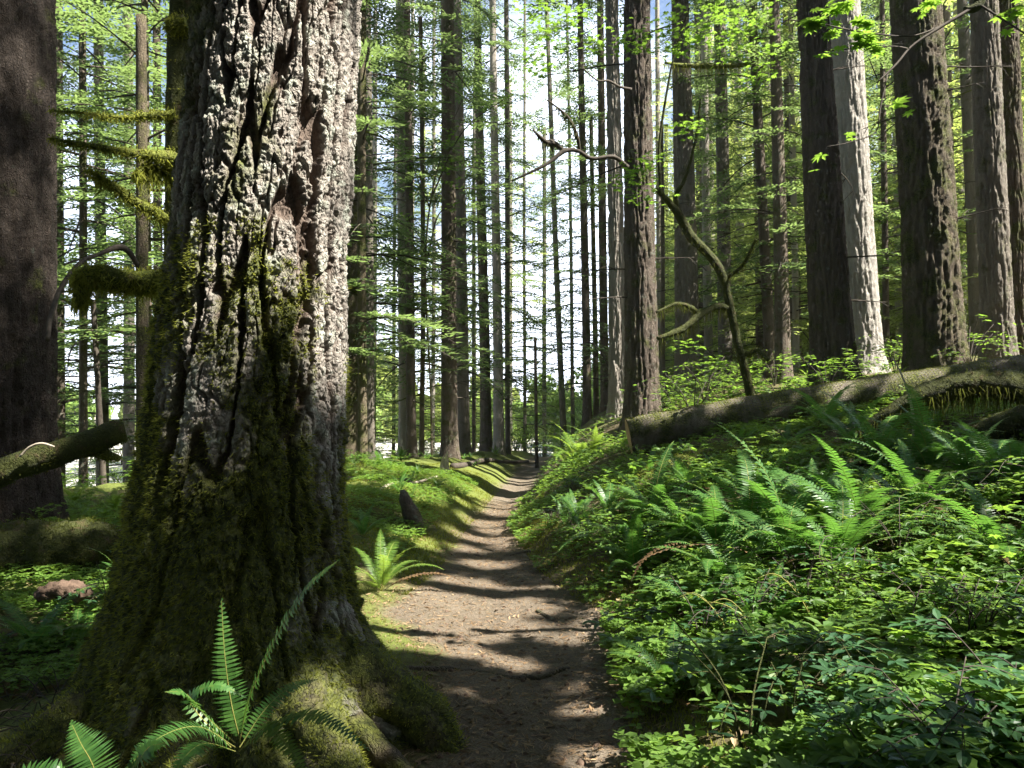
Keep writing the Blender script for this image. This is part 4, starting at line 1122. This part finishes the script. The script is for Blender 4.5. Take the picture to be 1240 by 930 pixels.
_fr = np.random.RandomState(41)
FRONDS = {}
for key in ('fern', 'fern_lit', 'fern_dead'):
    FRONDS[key] = []
    for a0, a1, tw_ in ((78, -12, .1), (70, -30, -.12), (82, 15, .05), (62, -45, .15), (74, 0, -.1), (55, -25, .0)):
        if key == 'fern_dead': a0, a1 = a0 * .5, a1 - 45
        mb = MB()
        frond(mb, arch(1.0, a0, a1, twist=tw_), .105 if key != 'fern_dead' else .06, (-.35, 0, 1), 40 if key != 'fern_dead' else 24, rng=_fr)
        FRONDS[key].append(mb.mesh('frond', [M[key], M['stalk'] if key != 'fern_dead' else M['wood']], smooth=False))

def fern(x, y, size, n, label, key='fern', group=None, az=None, dead=1, z=None, sub=True):
    z = G(x, y) if z is None else z
    rt = thing('sword_fern', label, 'fern', (x, y, z - .01), group)
    off = _fr.uniform(0, 6.28)
    for i in range(n + dead):
        k = key if i < n else 'fern_dead'
        o = link('frond', FRONDS[k][_fr.randint(6)], rt)
        a = (off + i * 2.39996) if az is None else _fr.uniform(*az)
        s = size * _fr.uniform(.7, 1.1)
        o.rotation_euler = (_fr.uniform(-.15, .15), _fr.uniform(-.22, .18), a)
        o.scale = (s, s, s * _fr.uniform(.72, 1.08))
    return rt

FERN_LIST = [  # pixel, size, fronds, kind, label
 (955, 690, .95, 15, 'fern', 'largest sword fern on the bank, arching fronds in the middle below the mossy tangle'),
 (1040, 668, .85, 12, 'fern', 'sword fern with long upright fronds just below the mossy arched limbs'),
 (868, 672, .80, 12, 'fern', 'sword fern between the largest fern and the trail side clover'),
 (790, 640, .75, 11, 'fern', 'sword fern overhanging the bend of the trail below the rotten log'),
 (735, 628, .62, 10, 'fern', 'low sword fern at the very edge of the trail under the rotten log'),
 (905, 610, .70, 10, 'fern', 'sword fern growing against the rotten mossy log'),
 (835, 598, .55, 9, 'fern', 'small sword fern between the sawn log end and the rotten log'),
 (698, 562, .85, 13, 'fern_lit', 'bright sunlit fern standing tall beside the sawn end of the log'),
 (718, 552, .75, 10, 'fern_lit', 'smaller bright fern tucked against the sawn end of the log'),
 (690, 566, .55, 9, 'fern_lit', 'pale low fern nearest the trail by the sawn log'),
 (1062, 572, .80, 11, 'fern', 'sword fern sprouting under the arch of the mossy limbs'),
 (1125, 578, .85, 12, 'fern', 'dark sword fern in the hollow of the mossy tangle'),
 (1178, 590, .80, 11, 'fern', 'sword fern below the thick end of the mossy tangle'),
 (1222, 610, .85, 12, 'fern', 'sword fern at the picture edge under the mossy tangle'),
 (1215, 690, .70, 10, 'fern', 'sword fern at the picture edge amid sunlit broad leaves'),
 (1000, 520, .70, 9, 'fern', 'sword fern leaning on the near side of the fallen log'),
 (1030, 545, .70, 9, 'fern', 'sword fern where the mossy tangle meets the fallen log'),
 (955, 548, .55, 8, 'fern', 'small fern on the near side of the fallen log, left of the tangle'),
 (770, 700, .55, 8, 'fern', 'low fern spilling over the trail edge halfway along the bank'),
 (850, 755, .5, 7, 'fern', 'small fern poking from the clover above the bare root bank'),
 (812, 845, .45, 6, 'fern', 'small fern low at the trail edge near the viewer'),
 (462, 716, .80, 8, 'fern_lit', 'small glowing yellow-green fern beside the foot of the giant fir'),
 (600, 552, .55, 9, 'fern_lit', 'bright fern on the mossy mound crest by the trail'),
 (486, 560, .60, 9, 'fern', 'dark fern behind the bleached stump on the mound'),
 (458, 565, .55, 9, 'fern', 'fern at the foot of the mossy thin stems beyond the giant fir'),
 (440, 650, .5, 7, 'fern', 'fern in shade on the mound side, close to the giant fir'),
 (40, 790, .62, 10, 'fern', 'sword fern beneath the mossy fallen log at the picture edge'),
 (92, 782, .55, 8, 'fern', 'sword fern with a pale drooping frond in front of the bark slab'),
 (140, 620, .55, 9, 'fern_lit', 'sunlit fern beside the sapling in the gap before the clearing'),
 (90, 612, .50, 8, 'fern_lit', 'sunlit fern at the foot of the massive dark trunk'),
 (150, 712, .45, 7, 'fern', 'dark fern squeezed between the mossy log and the giant fir'),
 (905, 655, .85, 13, 'fern', 'sword fern filling the space behind the largest fern of the bank'),
 (830, 655, .80, 12, 'fern', 'dense sword fern halfway between the trail bend and the largest fern'),
 (760, 668, .65, 11, 'fern', 'sword fern with fronds hanging towards the trail, just below the bend'),
 (985, 640, .80, 12, 'fern', 'sword fern between the largest fern and the mossy limbs above it'),
 (1110, 640, .80, 12, 'fern', 'sword fern with overlapping fronds below the sprouting mossy arch'),
 (880, 715, .70, 11, 'fern', 'sword fern lying low in front of the dense middle ferns'),
 (1015, 700, .70, 11, 'fern', 'sword fern spreading just below the long upright fronds'),
 (700, 640, .55, 10, 'fern', 'short sword fern leaning out where the trail bends'),
 (12, 850, .5, 7, 'fern_dead', 'withered tan fern drooping at the picture edge'),
]
for px, py, sz, n, key, lb in FERN_LIST:
    x, y, z = hit(px, py)
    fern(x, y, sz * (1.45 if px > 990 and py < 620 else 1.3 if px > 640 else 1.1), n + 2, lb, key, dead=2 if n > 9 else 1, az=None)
for px, py, sz in ((890, 480, .8), (985, 478, .8), (968, 474, .7), (845, 497, .7), (1000, 473, .7), (870, 490, .7), (940, 470, .7), (1075, 452, .7), (1100, 450, .7), (825, 500, .6)):
    Y = rnd.uniform(15.0, 17.5) if px < 1050 else 13.5
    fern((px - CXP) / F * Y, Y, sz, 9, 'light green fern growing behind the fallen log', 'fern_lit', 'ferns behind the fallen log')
for k in range(46):
    Y = _fr.uniform(3.4, 11.5); x = tx(Y) + tw(Y) + _fr.uniform(.4, 5.5)
    fern(x, Y, _fr.uniform(.35, .65), 6, 'small young fern half hidden among the clover leaves on the bank', 'fern', 'young ferns among the clover', dead=0)
for k in range(30):
    Y = _fr.uniform(8.5, 24); x = tx(Y) - tw(Y) - _fr.uniform(.5, 4.5)
    fern(x, Y, _fr.uniform(.3, .5), 7, 'small fern growing on the mossy mound by the trail', 'fern', 'small ferns on the mossy mound', dead=0)

# the large fern in front of the giant fir: each frond by its own path
hf = thing('sword_fern', 'sword fern before the giant fir with one tall upright and one long slanted frond', 'fern', hit(285, 905))
def hero(pts, W, up, key='fern', N=40, Y=None):
    p = [tuple(at(*q)) for q in pts]
    mb = MB(); frond(mb, p, W, up, N, stem=.06, fwd=.12)
    attach(link('frond', mb.mesh('frond', [M[key], M['stalk']], smooth=False)), hf)
hero([(292, 900, 3.1), (280, 850, 3.1), (272, 790, 3.1), (268, 722, 3.15)], .070, (0.1, -1, .25), 'fern', 34)
hero([(290, 900, 3.05), (302, 845, 3.0), (335, 770, 2.95), (372, 712, 2.9), (412, 676, 2.85)], .058, (-.8, -.45, .5), 'fern', 46)
hero([(285, 900, 3.05), (250, 868, 2.95), (225, 840, 2.85), (200, 838, 2.8)], .05, (0, -.4, 1), 'fern', 30)
hero([(285, 905, 3.0), (240, 880, 2.85), (190, 895, 2.7), (150, 935, 2.6)], .075, (0, -.5, 1), 'fern', 36)
hero([(295, 905, 3.0), (340, 872, 2.9), (390, 868, 2.8), (450, 910, 2.7)], .06, (.2, -.4, 1), 'fern', 40)
hero([(290, 905, 3.0), (320, 860, 3.1), (352, 832, 3.2), (385, 822, 3.3)], .05, (0, -.5, 1), 'fern', 30)
hero([(290, 910, 3.0), (320, 880, 2.9), (350, 905, 2.8), (380, 950, 2.7)], .05, (0, -.5, 1), 'fern_lit', 30)
hero([(285, 910, 3.0), (250, 900, 2.8), (225, 915, 2.7), (205, 950, 2.6)], .06, (0, -.5, 1), 'fern', 30)
hero([(280, 905, 3.0), (230, 850, 3.0), (262, 830, 3.0), (300, 845, 3.0)], .04, (0, -.5, 1), 'fern', 26)
f2 = thing('sword_fern', 'fern frond group at the lower picture edge before the mossy foot of the giant fir', 'fern', at(100, 960, 2.7))
hf = f2
hero([(125, 965, 2.7), (112, 925, 2.7), (98, 900, 2.7), (85, 872, 2.72)], .085, (.2, -1, .35), 'fern', 26)
hero([(130, 965, 2.7), (165, 925, 2.6), (180, 905, 2.6), (200, 900, 2.6)], .06, (0, -.6, 1), 'fern', 24)
hero([(120, 965, 2.7), (70, 940, 2.6), (30, 935, 2.6), (0, 960, 2.5)], .06, (0, -.6, 1), 'fern', 26)

# ---------------------------------------------------------------- ground cover on both sides
CL_V, CL_Q = [], []
for k in range(3):
    a = k * 2.0944
    c, s = math.cos(a), math.sin(a)
    loc = [(0, 0, 0), (.52, .46, .10), (1.02, .40, .02), (.86, 0, -.10), (1.02, -.40, .02), (.52, -.46, .10)]
    n = len(CL_V)
    CL_V += [(x * c - y * s, x * s + y * c, z) for x, y, z in loc]
    CL_Q += [(n, n + 3, n + 2, n + 1), (n, n + 5, n + 4, n + 3)]
BL_V = [(0, 0, 0), (.35, .22, .03), (.72, .16, .0), (1.0, 0, -.10), (.72, -.16, .0), (.35, -.22, .03), (.5, 0, -.03)]
BL_Q = [(0, 6, 2, 1), (6, 3, 3, 2), (0, 5, 4, 6), (6, 4, 3, 3)]
BL_T = [(0, 6, 1), (1, 6, 2), (2, 6, 3), (3, 6, 4), (4, 6, 5), (5, 6, 0)]

def bank_points(n, y0, y1, w, side=1, pw=1.0, edge=.12):
    Y = y0 + (y1 - y0) * RNG.rand(n) ** pw
    s = edge + w * RNG.rand(n) ** 1.0
    X = tx(Y) + side * (tw(Y) + s)
    return X, Y

def cover():
    mb = MB()
    X, Y = bank_points(72000, 2.2, 15.5, 8.5, 1, 1.5, -.10)
    d = pn(X * .9, Y * .9, 12) + .5 * pn(X * 2.6, Y * 2.6, 3)
    k = d > -.06 + .10 * RNG.normal(size=len(d)); X, Y, d = X[k], Y[k], d[k]
    Z = gz(X, Y) + .04 + .12 * np.clip(d + .2, 0, .8) * np.interp(Y, [8, 12], [1, .4]) + RNG.uniform(0, .09, len(X))
    sz = RNG.uniform(.026, .050, len(X)) * (1 + .5 * (RNG.rand(len(X)) < .25) * (Y < 7))
    scatter(mb, CL_V, CL_Q, None, np.stack([X, Y, Z], -1), RNG.uniform(0, 6.28, len(X)), sz, np.abs(RNG.normal(.18, .18, len(X))))
    for n, y0, y1, w, side, thr in ((26000, 8, 18, 4.5, -1, -.06), (17000, 4.6, 9.5, 3.6, -1, -.25)):
        X, Y = bank_points(n, y0, y1, w, side, 1.0, .3 if y0 > 6 else 1.6)
        d = pn(X * .8, Y * .8, 22)
        k = d > thr; X, Y = X[k], Y[k]
        k = (X + 1.48) ** 2 + (Y - 4.3) ** 2 > 1.1; X, Y = X[k], Y[k]
        Z = gz(X, Y) + .04 + RNG.uniform(0, .09, len(X))
        scatter(mb, CL_V, CL_Q, None, np.stack([X, Y, Z], -1), RNG.uniform(0, 6.28, len(X)), RNG.uniform(.020, .036, len(X)), np.abs(RNG.normal(.18, .18, len(X))))
    tag(link('clover_cover', mb.mesh('clover_cover', [M['clover']], smooth=False)), 'carpet of three-lobed wood sorrel leaves over the banks', 'ground cover', kind='stuff')
    # broader low leaves, thick towards the viewer
    mb = MB()
    for n, y0, y1, w, side, s0, s1 in ((9500, 2.6, 9.5, 6.0, 1, .05, .11), (1500, 2.6, 6.5, 4.5, 1, .09, .14), (2600, 9, 20, 7.0, 1, .06, .11), (5200, 7, 20, 4, -1, .04, .09), (2200, 14, 24, 9.0, 1, .08, .14)):
        X, Y = bank_points(n, y0, y1, w, side, 1.2, .25 if side > 0 else 1.7)
        d = pn(X * 1.1, Y * 1.1, 33)
        k = d > .0; X, Y, d = X[k], Y[k], d[k]
        k = (X + 1.48) ** 2 + (Y - 4.3) ** 2 > 1.2; X, Y, d = X[k], Y[k], d[k]
        Z = gz(X, Y) + .10 + .3 * np.clip(d, 0, .6) + RNG.uniform(0, .12, len(X))
        m = RNG.randint(2, 5, len(X))
        for j in range(4):
            kk = m > j
            scatter(mb, BL_V, None, BL_T, np.stack([X, Y, Z], -1)[kk], (RNG.uniform(0, .6, len(X)) + j * 2.1 + X * 40)[kk], RNG.uniform(s0, s1, kk.sum()), np.abs(RNG.normal(.25, .2, kk.sum())))
    tag(link('leafy_undergrowth', mb.mesh('leafy_undergrowth', [M['broad']], smooth=False)), 'low broad-leaved undergrowth rising through the clover on the bank', 'undergrowth', kind='stuff')
    # palmate leaves standing above the rest, and brown leaves lying among them
    mb = MB()
    X, Y = bank_points(2600, 3.0, 11, 6.5, 1, 1.1, .5)
    d = pn(X * .7, Y * .7, 44); k = d > .02; X, Y, d = X[k], Y[k], d[k]
    scatter(mb, LV, None, LT, np.stack([X, Y, gz(X, Y) + .20 + .3 * np.clip(d, 0, .6) + RNG.uniform(0, .14, len(X))], -1), RNG.uniform(0, 6.28, len(X)), RNG.uniform(.035, .075, len(X)), np.abs(RNG.normal(.3, .22, len(X))))
    tag(link('palmate_undergrowth', mb.mesh('palmate_undergrowth', [M['maple']], smooth=False)), 'maple-shaped leaves standing in patches above the clover on the bank', 'undergrowth', kind='stuff')
    mb = MB()
    X, Y = bank_points(2200, 2.6, 10, 6, 1, 1.1, -.1)
    scatter(mb, BL_V, None, BL_T, np.stack([X, Y, gz(X, Y) + RNG.uniform(.01, .10, len(X))], -1), RNG.uniform(0, 6.28, len(X)), RNG.uniform(.03, .075, len(X)), np.abs(RNG.normal(.4, .4, len(X))))
    X, Y = bank_points(1200, 2.4, 12, 3.5, -1, 1.1, -.1)
    scatter(mb, BL_V, None, BL_T, np.stack([X, Y, gz(X, Y) + RNG.uniform(.006, .04, len(X))], -1), RNG.uniform(0, 6.28, len(X)), RNG.uniform(.02, .055, len(X)), np.abs(RNG.normal(.3, .3, len(X))))
    tag(link('dead_leaves', mb.mesh('dead_leaves', [M['litter']], smooth=False)), 'brown dead leaves lying among the plants of both banks', 'dead leaves', kind='stuff')
    # moss pile
    mb = MB()
    X, Y = bank_points(60000, 7.4, 20, 3.8, -1, 1.5, -.05)
    k = pn(X * 1.1, Y * 1.1, 15) > -.12; X, Y = X[k], Y[k]
    P = np.stack([X, Y, gz(X, Y)], -1)
    fuzz(mb, P, np.tile([0, 0, 1.0], (len(P), 1)), .035, .006, 0)
    X, Y = bank_points(5000, 2.2, 7.5, 1.6, -1, 1.0, .05)
    P = np.stack([X, Y, gz(X, Y)], -1)
    fuzz(mb, P, np.tile([0, 0, 1.0], (len(P), 1)), .022, .004, 0)
    X, Y = bank_points(14000, 3.0, 14, .5, 1, 1.0, -.05)
    P = np.stack([X, Y, gz(X, Y)], -1)
    fuzz(mb, P, np.tile([0, 0, 1.0], (len(P), 1)), .03, .005, 0)
    tag(link('moss_carpet', mb.mesh('moss_carpet', [M['moss_hang']], smooth=False)), 'soft moss carpet over the mound and trail edges', 'moss', kind='stuff')
    # litter: needles, twigs, leaf scraps
    mb = MB()
    n = 34000
    Y = 2.2 + 14 * RNG.rand(n) ** 1.6; X = tx(Y) + RNG.uniform(-1, 1, n) * tw(Y) * 1.25 - (RNG.rand(n) < .3) * RNG.uniform(.3, 2.4, n)
    L = np.where(RNG.rand(n) < .85, RNG.uniform(.010, .035, n), RNG.uniform(.02, .05, n)); wd = np.where(RNG.rand(n) < .85, .0022, .008)
    a = RNG.uniform(0, 6.28, n)
    dx, dy = np.cos(a), np.sin(a)
    Z = gz(X, Y) + .004 + RNG.uniform(0, .006, n)
    c = np.stack([X, Y, Z], -1); u = np.stack([dx, dy, RNG.normal(0, .2, n)], -1) * L[:, None]; v = np.stack([-dy, dx, RNG.normal(0, .3, n)], -1) * wd[:, None]
    mb.quads(np.stack([c - u - v * .4, c - v, c + u + v * .2, c + v], 1))
    tag(link('needle_litter', mb.mesh('needle_litter', [M['litter']], smooth=False)), 'fallen needles and leaf scraps strewn over the dirt trail', 'litter', kind='stuff')
cover()

mb = MB()
for k in range(420):                                      # small stones and clods trodden into the trail
    Y = 2.3 + 9 * RNG.rand() ** 1.4; X = tx(Y) + RNG.uniform(-1.05, 1.05) * tw(Y); r = RNG.uniform(.006, .022) * (1.6 if RNG.rand() < .08 else 1)
    th = np.linspace(0, 2 * np.pi, 7, endpoint=False); k0 = RNG.uniform(.7, 1.2, 7)
    V = np.vstack([np.stack([np.cos(th) * r * k0, np.sin(th) * r * k0, 0 * th - .003], -1), np.stack([np.cos(th) * r * .6 * k0, np.sin(th) * r * .6, 0 * th + r * .45], -1), [[0, 0, r * .55]]]) + [X, Y, G(X, Y)]
    mb.add(V, quads=[(j, (j + 1) % 7, 7 + (j + 1) % 7, 7 + j) for j in range(7)], tris=[(7 + j, 7 + (j + 1) % 7, 14) for j in range(7)])
tag(link('trail_gravel', mb.mesh('trail_gravel', [M['rot_bark']])), 'small stones and clods trodden into the dirt trail', 'gravel', kind='stuff')
for k, (pts, lb) in enumerate((([(-.75, 5.1), (-.3, 5.25), (.1, 5.2), (.45, 5.4)], 'bare root crossing the trail beside the foot of the giant fir'), ([(-.5, 9.9), (-.1, 9.7), (.25, 9.8)], 'thin root lying across the trail at its bend'),
                               ([(.75, 6.3), (.4, 6.5), (.2, 6.9)], 'short root running out of the bank into the trail'))):
    o = thing('exposed_root', lb, 'root', (pts[0][0], pts[0][1], G(*pts[0])))
    p = smooth_path([(x, y, G(x, y) - .008 - .03 * (i in (0, len(pts) - 1)), .022) for i, (x, y) in enumerate(pts)], 40)
    p[:, 2] = [G(a, b) - .008 + .012 * math.sin(a * 9) for a, b in p[:, :2]]
    p[:2, 2] -= .03; p[-2:, 2] -= .03
    mb = MB(); tube(mb, p[:, :3], p[:, 3], 8, .3, 18)
    attach(link('wood', mb.mesh('wood', [M['bark_dark']])), o)

# ---------------------------------------------------------------- shrubs and single plants
def shrub(x, y, h, n_st, leafn, lsize, label, key='shrub', group=None, name='leafy_shrub', pinn=True, stem='wood', spread=.5):
    z = G(x, y)
    rt = thing(name, label, 'shrub', (x, y, z), group)
    mb = MB(); ml_ = MB()
    for s in range(n_st):
        a = s * 2.4 + _fr.uniform(-.4, .4)
        l = h * _fr.uniform(.7, 1.1)
        e = np.array([math.cos(a) * spread * l, math.sin(a) * spread * l, l * .9])
        p = smooth_path([(0, 0, -.05), tuple(e * [.3, .3, .55]), tuple(e)], 12)
        tube(mb, p, np.linspace(.011, .004, 12) * max(.5, h), 6, .2, 30)
        for b in range(4):                                # leafy side sprays
            i = _fr.randint(5, 12); q = p[i]
            aa = a + _fr.uniform(-1.3, 1.3); d = np.array([math.cos(aa), math.sin(aa), _fr.uniform(-.1, .35)]); d /= np.linalg.norm(d)
            tt = np.linspace(.15, 1, max(3, leafn // 2))
            Ls = h * _fr.uniform(.35, .6)
            pts = q + d * (tt * Ls)[:, None] - np.array([0, 0, .35 * Ls]) * (tt ** 2)[:, None]
            tube(mb, np.vstack([q, pts]), np.linspace(.004, .0015, len(pts) + 1), 4, caps=False)
            for sd in (-1, 1):
                scatter(ml_, BL_V, None, BL_T, pts, aa + sd * (1.15 if pinn else _fr.uniform(.5, 1.5)) + _fr.uniform(-.15, .15, len(pts)), lsize * _fr.uniform(.8, 1.15, len(pts)), np.abs(_fr.normal(.2, .15, len(pts))))
            scatter(ml_, BL_V, None, BL_T, pts[-1:], np.array([aa]), lsize, np.array([.3]))
    link('stem', mb.mesh('stem', [M[stem]]), rt)
    link('leaves', ml_.mesh('leaves', [M[key]], smooth=False), rt)
    return rt

for px, py, h, ns, ln, ls, key, lb in (
    (905, 925, .62, 5, 10, .060, 'shrub', 'dark glossy shrub on mossy crooked stems nearest the trail at the lower picture edge'),
    (960, 900, .5, 4, 10, .055, 'shrub', 'dark glossy shrub shading the clover beside the nearest crooked stems'),
    (1150, 960, .42, 5, 12, .075, 'shrub', 'low shrub with rows of large dark paired leaves along the lower picture edge'),
    (1060, 965, .36, 4, 12, .065, 'shrub', 'low dark shrub with paired leaflets between the other shrubs of the lower edge'),
    (1225, 900, .42, 4, 10, .07, 'shrub', 'large-leaved shrub in the lower corner of the picture'),
    (850, 790, .45, 4, 9, .05, 'shrub', 'blue-green shrub with drooping leaves above the root bank at the trail edge'),
    (910, 770, .5, 4, 9, .05, 'shrub', 'blue-green shrub with yellow stalks beside the trail edge fern'),
    (975, 745, .5, 4, 10, .05, 'broad', 'pale-leaved seedling rising above the clover in front of the largest fern'),
    (1010, 730, .45, 4, 9, .05, 'shrub', 'shrub carrying two yellow leaves in front of the largest fern'),
    (1090, 690, .5, 5, 9, .06, 'broad', 'bright broad-leaved bush below the mossy tangle'),
    (1160, 650, .55, 5, 9, .07, 'broad', 'bright maple-green bush by the far fern of the bank'),
    (1200, 630, .5, 5, 9, .07, 'broad', 'sunlit bush under the edge fern of the bank'),
    (1120, 760, .4, 4, 8, .055, 'broad', 'leafy plant in sun halfway down the clover bank'),
    (1190, 790, .45, 4, 9, .06, 'shrub', 'dark-leaved plant beside the brown leaf heap on the clover bank'),
    (130, 745, .4, 4, 9, .05, 'shrub', 'dark glossy shrub between the bark slab and the giant fir'),
    (160, 690, .4, 4, 9, .05, 'shrub', 'blue-green shrub tight against the mossy foot of the giant fir'),
    (665, 640, .3, 4, 8, .05, 'broad', 'low leafy plant nodding over the trail before the bend'),
    (700, 660, .35, 4, 8, .05, 'broad', 'leafy plant at the trail edge below the low fern'),
    (745, 680, .35, 4, 8, .05, 'broad', 'leafy plant behind the trail edge where the bank bulges'),
    (690, 600, .4, 4, 8, .06, 'shrub', 'dark leafy plant on the bank under the sawn log end')):
    x, y, z = hit(px, min(py, 929)) if py < 930 else hit(px, py)
    shrub(x, y, h, ns, ln, ls, lb, key, stem='moss_dark' if 'crooked' in lb else 'wood')
for k in range(46):
    Y = _fr.uniform(3.2, 10.5); x = tx(Y) + tw(Y) + _fr.uniform(.35, 5.5)
    shrub(x, Y, _fr.uniform(.25, .55), 4, 7, _fr.uniform(.04, .07), 'small leafy seedling among the clover leaves of the bank', ['broad', 'shrub', 'clover'][k % 3], 'leafy seedlings on the clover bank', 'leafy_seedling')
for k in range(34):
    Y = _fr.uniform(13.5, 24); px = _fr.uniform(770, 1240); x = (px - CXP) / F * Y
    shrub(x, Y, _fr.uniform(.6, 1.3), 5, 8, .10, 'light green bush growing in the woods behind the fallen log', ['maple', 'broad'][k % 2], 'bushes behind the fallen log', 'leafy_bush')
for k in range(12):
    px = _fr.uniform(60, 200); Y = _fr.uniform(12, 17); x = (px - CXP) / F * Y
    shrub(x, Y, _fr.uniform(.3, .7), 4, 8, .08, 'sunlit bush in the gap between the massive trunk and the giant fir', 'maple', 'bushes before the bright clearing', 'leafy_bush')
for k in range(54):                                       # light bushes at the far edge, before the clearing
    px = _fr.uniform(60, 720); Y = _fr.uniform(36, 62); x = (px - CXP) / F * Y
    if abs(x - tx(Y)) < 1.0 and Y < 44: continue
    shrub(x, Y, _fr.uniform(1.1, 2.6), 6, 9, .24, 'sunlit pale bush at the edge of the clearing past the trail crest', 'alder', 'bushes at the edge of the clearing', 'leafy_bush')
# yellow stalks and turned leaves
for px, py, lb in ((885, 790, 'arched yellow stalk leaning out of the blue-green shrub'), (925, 800, 'forked yellow stalk rising beside the blue-green shrub'), (985, 770, 'upright yellow stalk in the clover before the largest fern')):
    x, y, z = hit(px, py)
    o = thing('yellow_stalk', lb, 'stalk', (x, y, z))
    mb = MB()
    for s in range(2):
        a = _fr.uniform(2, 4); p = smooth_path([(0, 0, 0), (.05 * math.cos(a), .05 * math.sin(a), .18), (.2 * math.cos(a), .2 * math.sin(a), .30 + .05 * s), (.33 * math.cos(a), .33 * math.sin(a), .32)], 12)
        tube(mb, p, np.linspace(.004, .002, 12), 6)
    link('stem', mb.mesh('stem', [M['stalk']]), o)
for px, py, Y, lb in ((1022, 678, 5.6, 'yellow turned leaf held above the clover, nearest the largest fern'), (1049, 700, 5.4, 'pale yellow leaf upright beside the other turned leaf'), (1028, 776, 4.6, 'orange curled leaf lower down on the clover bank'),
                      (1068, 811, 4.2, 'yellow narrow leaf among seedlings low on the bank'), (1080, 890, 3.7, 'yellow leaf in shade near the lower picture edge'), (870, 862, 4.0, 'pale pinkish dead leaf beside the mossy crooked stems')):
    mb = MB(); scatter(mb, BL_V, None, BL_T, [(0, 0, 0)], np.array([_fr.uniform(0, 6)]), .075, np.array([.7]))
    q = at(px, py, Y)
    o = link('turned_leaf', mb.mesh('turned_leaf', [M['yellow_leaf']], smooth=False), None, q); tag(o, lb, 'leaf')

# bare twigs and dead fronds in the shaded lower corner
mb = MB()
for k in range(240):
    x, y = RNG.uniform(-3.0, -1.2), RNG.uniform(2.6, 4.6)
    if (x + 1.48) ** 2 + (y - 4.3) ** 2 < .6: continue
    a = RNG.uniform(0, 6.28); l = RNG.uniform(.1, .4)
    z = G(x, y)
    p = smooth_path([(x, y, z), (x + .5 * l * math.cos(a), y + .5 * l * math.sin(a), z + RNG.uniform(.03, .14)), (x + l * math.cos(a), y + l * math.sin(a), z + RNG.uniform(-.02, .1))], 6)
    tube(mb, p, np.linspace(.004, .0015, 6), 4, caps=False)
tag(link('twig_litter', mb.mesh('twig_litter', [M['wood']])), 'tangle of dry twigs on the shaded ground beside the giant fir', 'twigs', kind='stuff')

# ---------------------------------------------------------------- across the river bar: sunlit alders and the far forest
def blob(rng, c, r, n, size):
    d = rng.normal(size=(n, 3)); d /= np.linalg.norm(d, axis=1)[:, None]
    P = np.asarray(c) + d * np.asarray(r) * (rng.rand(n, 1) ** .4)
    u = rng.normal(size=(n, 3)); u /= np.linalg.norm(u, axis=1)[:, None]
    v = np.cross(u, rng.normal(size=(n, 3))); v /= np.linalg.norm(v, axis=1)[:, None]
    s = size * rng.uniform(.5, 1.2, (n, 1))
    return np.stack([P - u * s, P - v * s * .6, P + u * s, P + v * s * .6], 1)
_w = np.random.RandomState(61)
for k in range(58):
    Y = _w.uniform(62, 100); px = _w.uniform(-60, 800); x = (px - CXP) / F * Y
    if px < 300 and k % 5 < 3: continue
    z = G(x, Y); h = _w.uniform(5, 12) * (.6 if px < 300 or 560 < px < 700 else 1)
    rt = thing('alder_tree', 'sunlit leafy alder across the bright clearing', 'tree', (x, Y, z), 'alders across the clearing')
    mb = MB(); tube(mb, [(0, 0, -.3), (.1, 0, h * .4), (.1, .1, h * .8)], [.16, .12, .04], 7)
    link('trunk', mb.mesh('trunk', [M['bark_pale']]), rt)
    Q = [blob(_w, (_w.normal() * h * .16, _w.normal() * h * .16, h * _w.uniform(.25, .95)), h * np.array([.20, .20, .13]), 260, .24) for _ in range(9)]
    mb = MB(); mb.quads(np.concatenate(Q)); link('crown', mb.mesh('crown', [M['alder']], smooth=False), rt)
mb = MB()
for k in range(300):
    a = _w.uniform(-.75, .75); R = _w.uniform(112, 190) if a < .16 else _w.uniform(72, 150)
    x, Y = R * math.sin(a), R * math.cos(a)
    px = x / Y * F + CXP
    h = _w.uniform(16, 28) * (.3 if px < 330 else .36 if 500 < px < 740 else .55 if px < 790 else 1)
    z = G(x, Y)
    for j in range(9):
        f = j / 9
        mb.quads(blob(_w, (x, Y, z + h * (.12 + .85 * f)), np.array([.17 * (1 - f) + .03, .17 * (1 - f) + .03, .07]) * h, 70, .8))
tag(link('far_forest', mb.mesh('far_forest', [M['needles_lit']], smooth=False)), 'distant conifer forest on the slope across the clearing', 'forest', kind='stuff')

# ---------------------------------------------------------------- the hazy summer air
hb = MB()
_x0, _x1, _y0, _y1, _z0, _z1 = -290, 290, -75, 460, -12, 75
hb.add([(x, y, z) for x in (_x0, _x1) for y in (_y0, _y1) for z in (_z0, _z1)], quads=[(0, 1, 3, 2), (4, 6, 7, 5), (0, 4, 5, 1), (2, 3, 7, 6), (0, 2, 6, 4), (1, 5, 7, 3)])
hm = bpy.data.materials.new('haze'); hm.use_nodes = True
for n_ in list(hm.node_tree.nodes):
    if n_.type != 'OUTPUT_MATERIAL': hm.node_tree.nodes.remove(n_)
pv = hm.node_tree.nodes.new('ShaderNodeVolumePrincipled')
pv.inputs['Color'].default_value = (.93, .96, 1, 1); pv.inputs['Density'].default_value = HAZE; pv.inputs['Anisotropy'].default_value = .3
hm.node_tree.links.new(pv.outputs[0], [n_ for n_ in hm.node_tree.nodes if n_.type == 'OUTPUT_MATERIAL'][0].inputs['Volume'])
tag(link('haze', hb.mesh('haze', [hm], smooth=False)), 'thin bright haze hanging in the forest air', 'haze', kind='stuff')
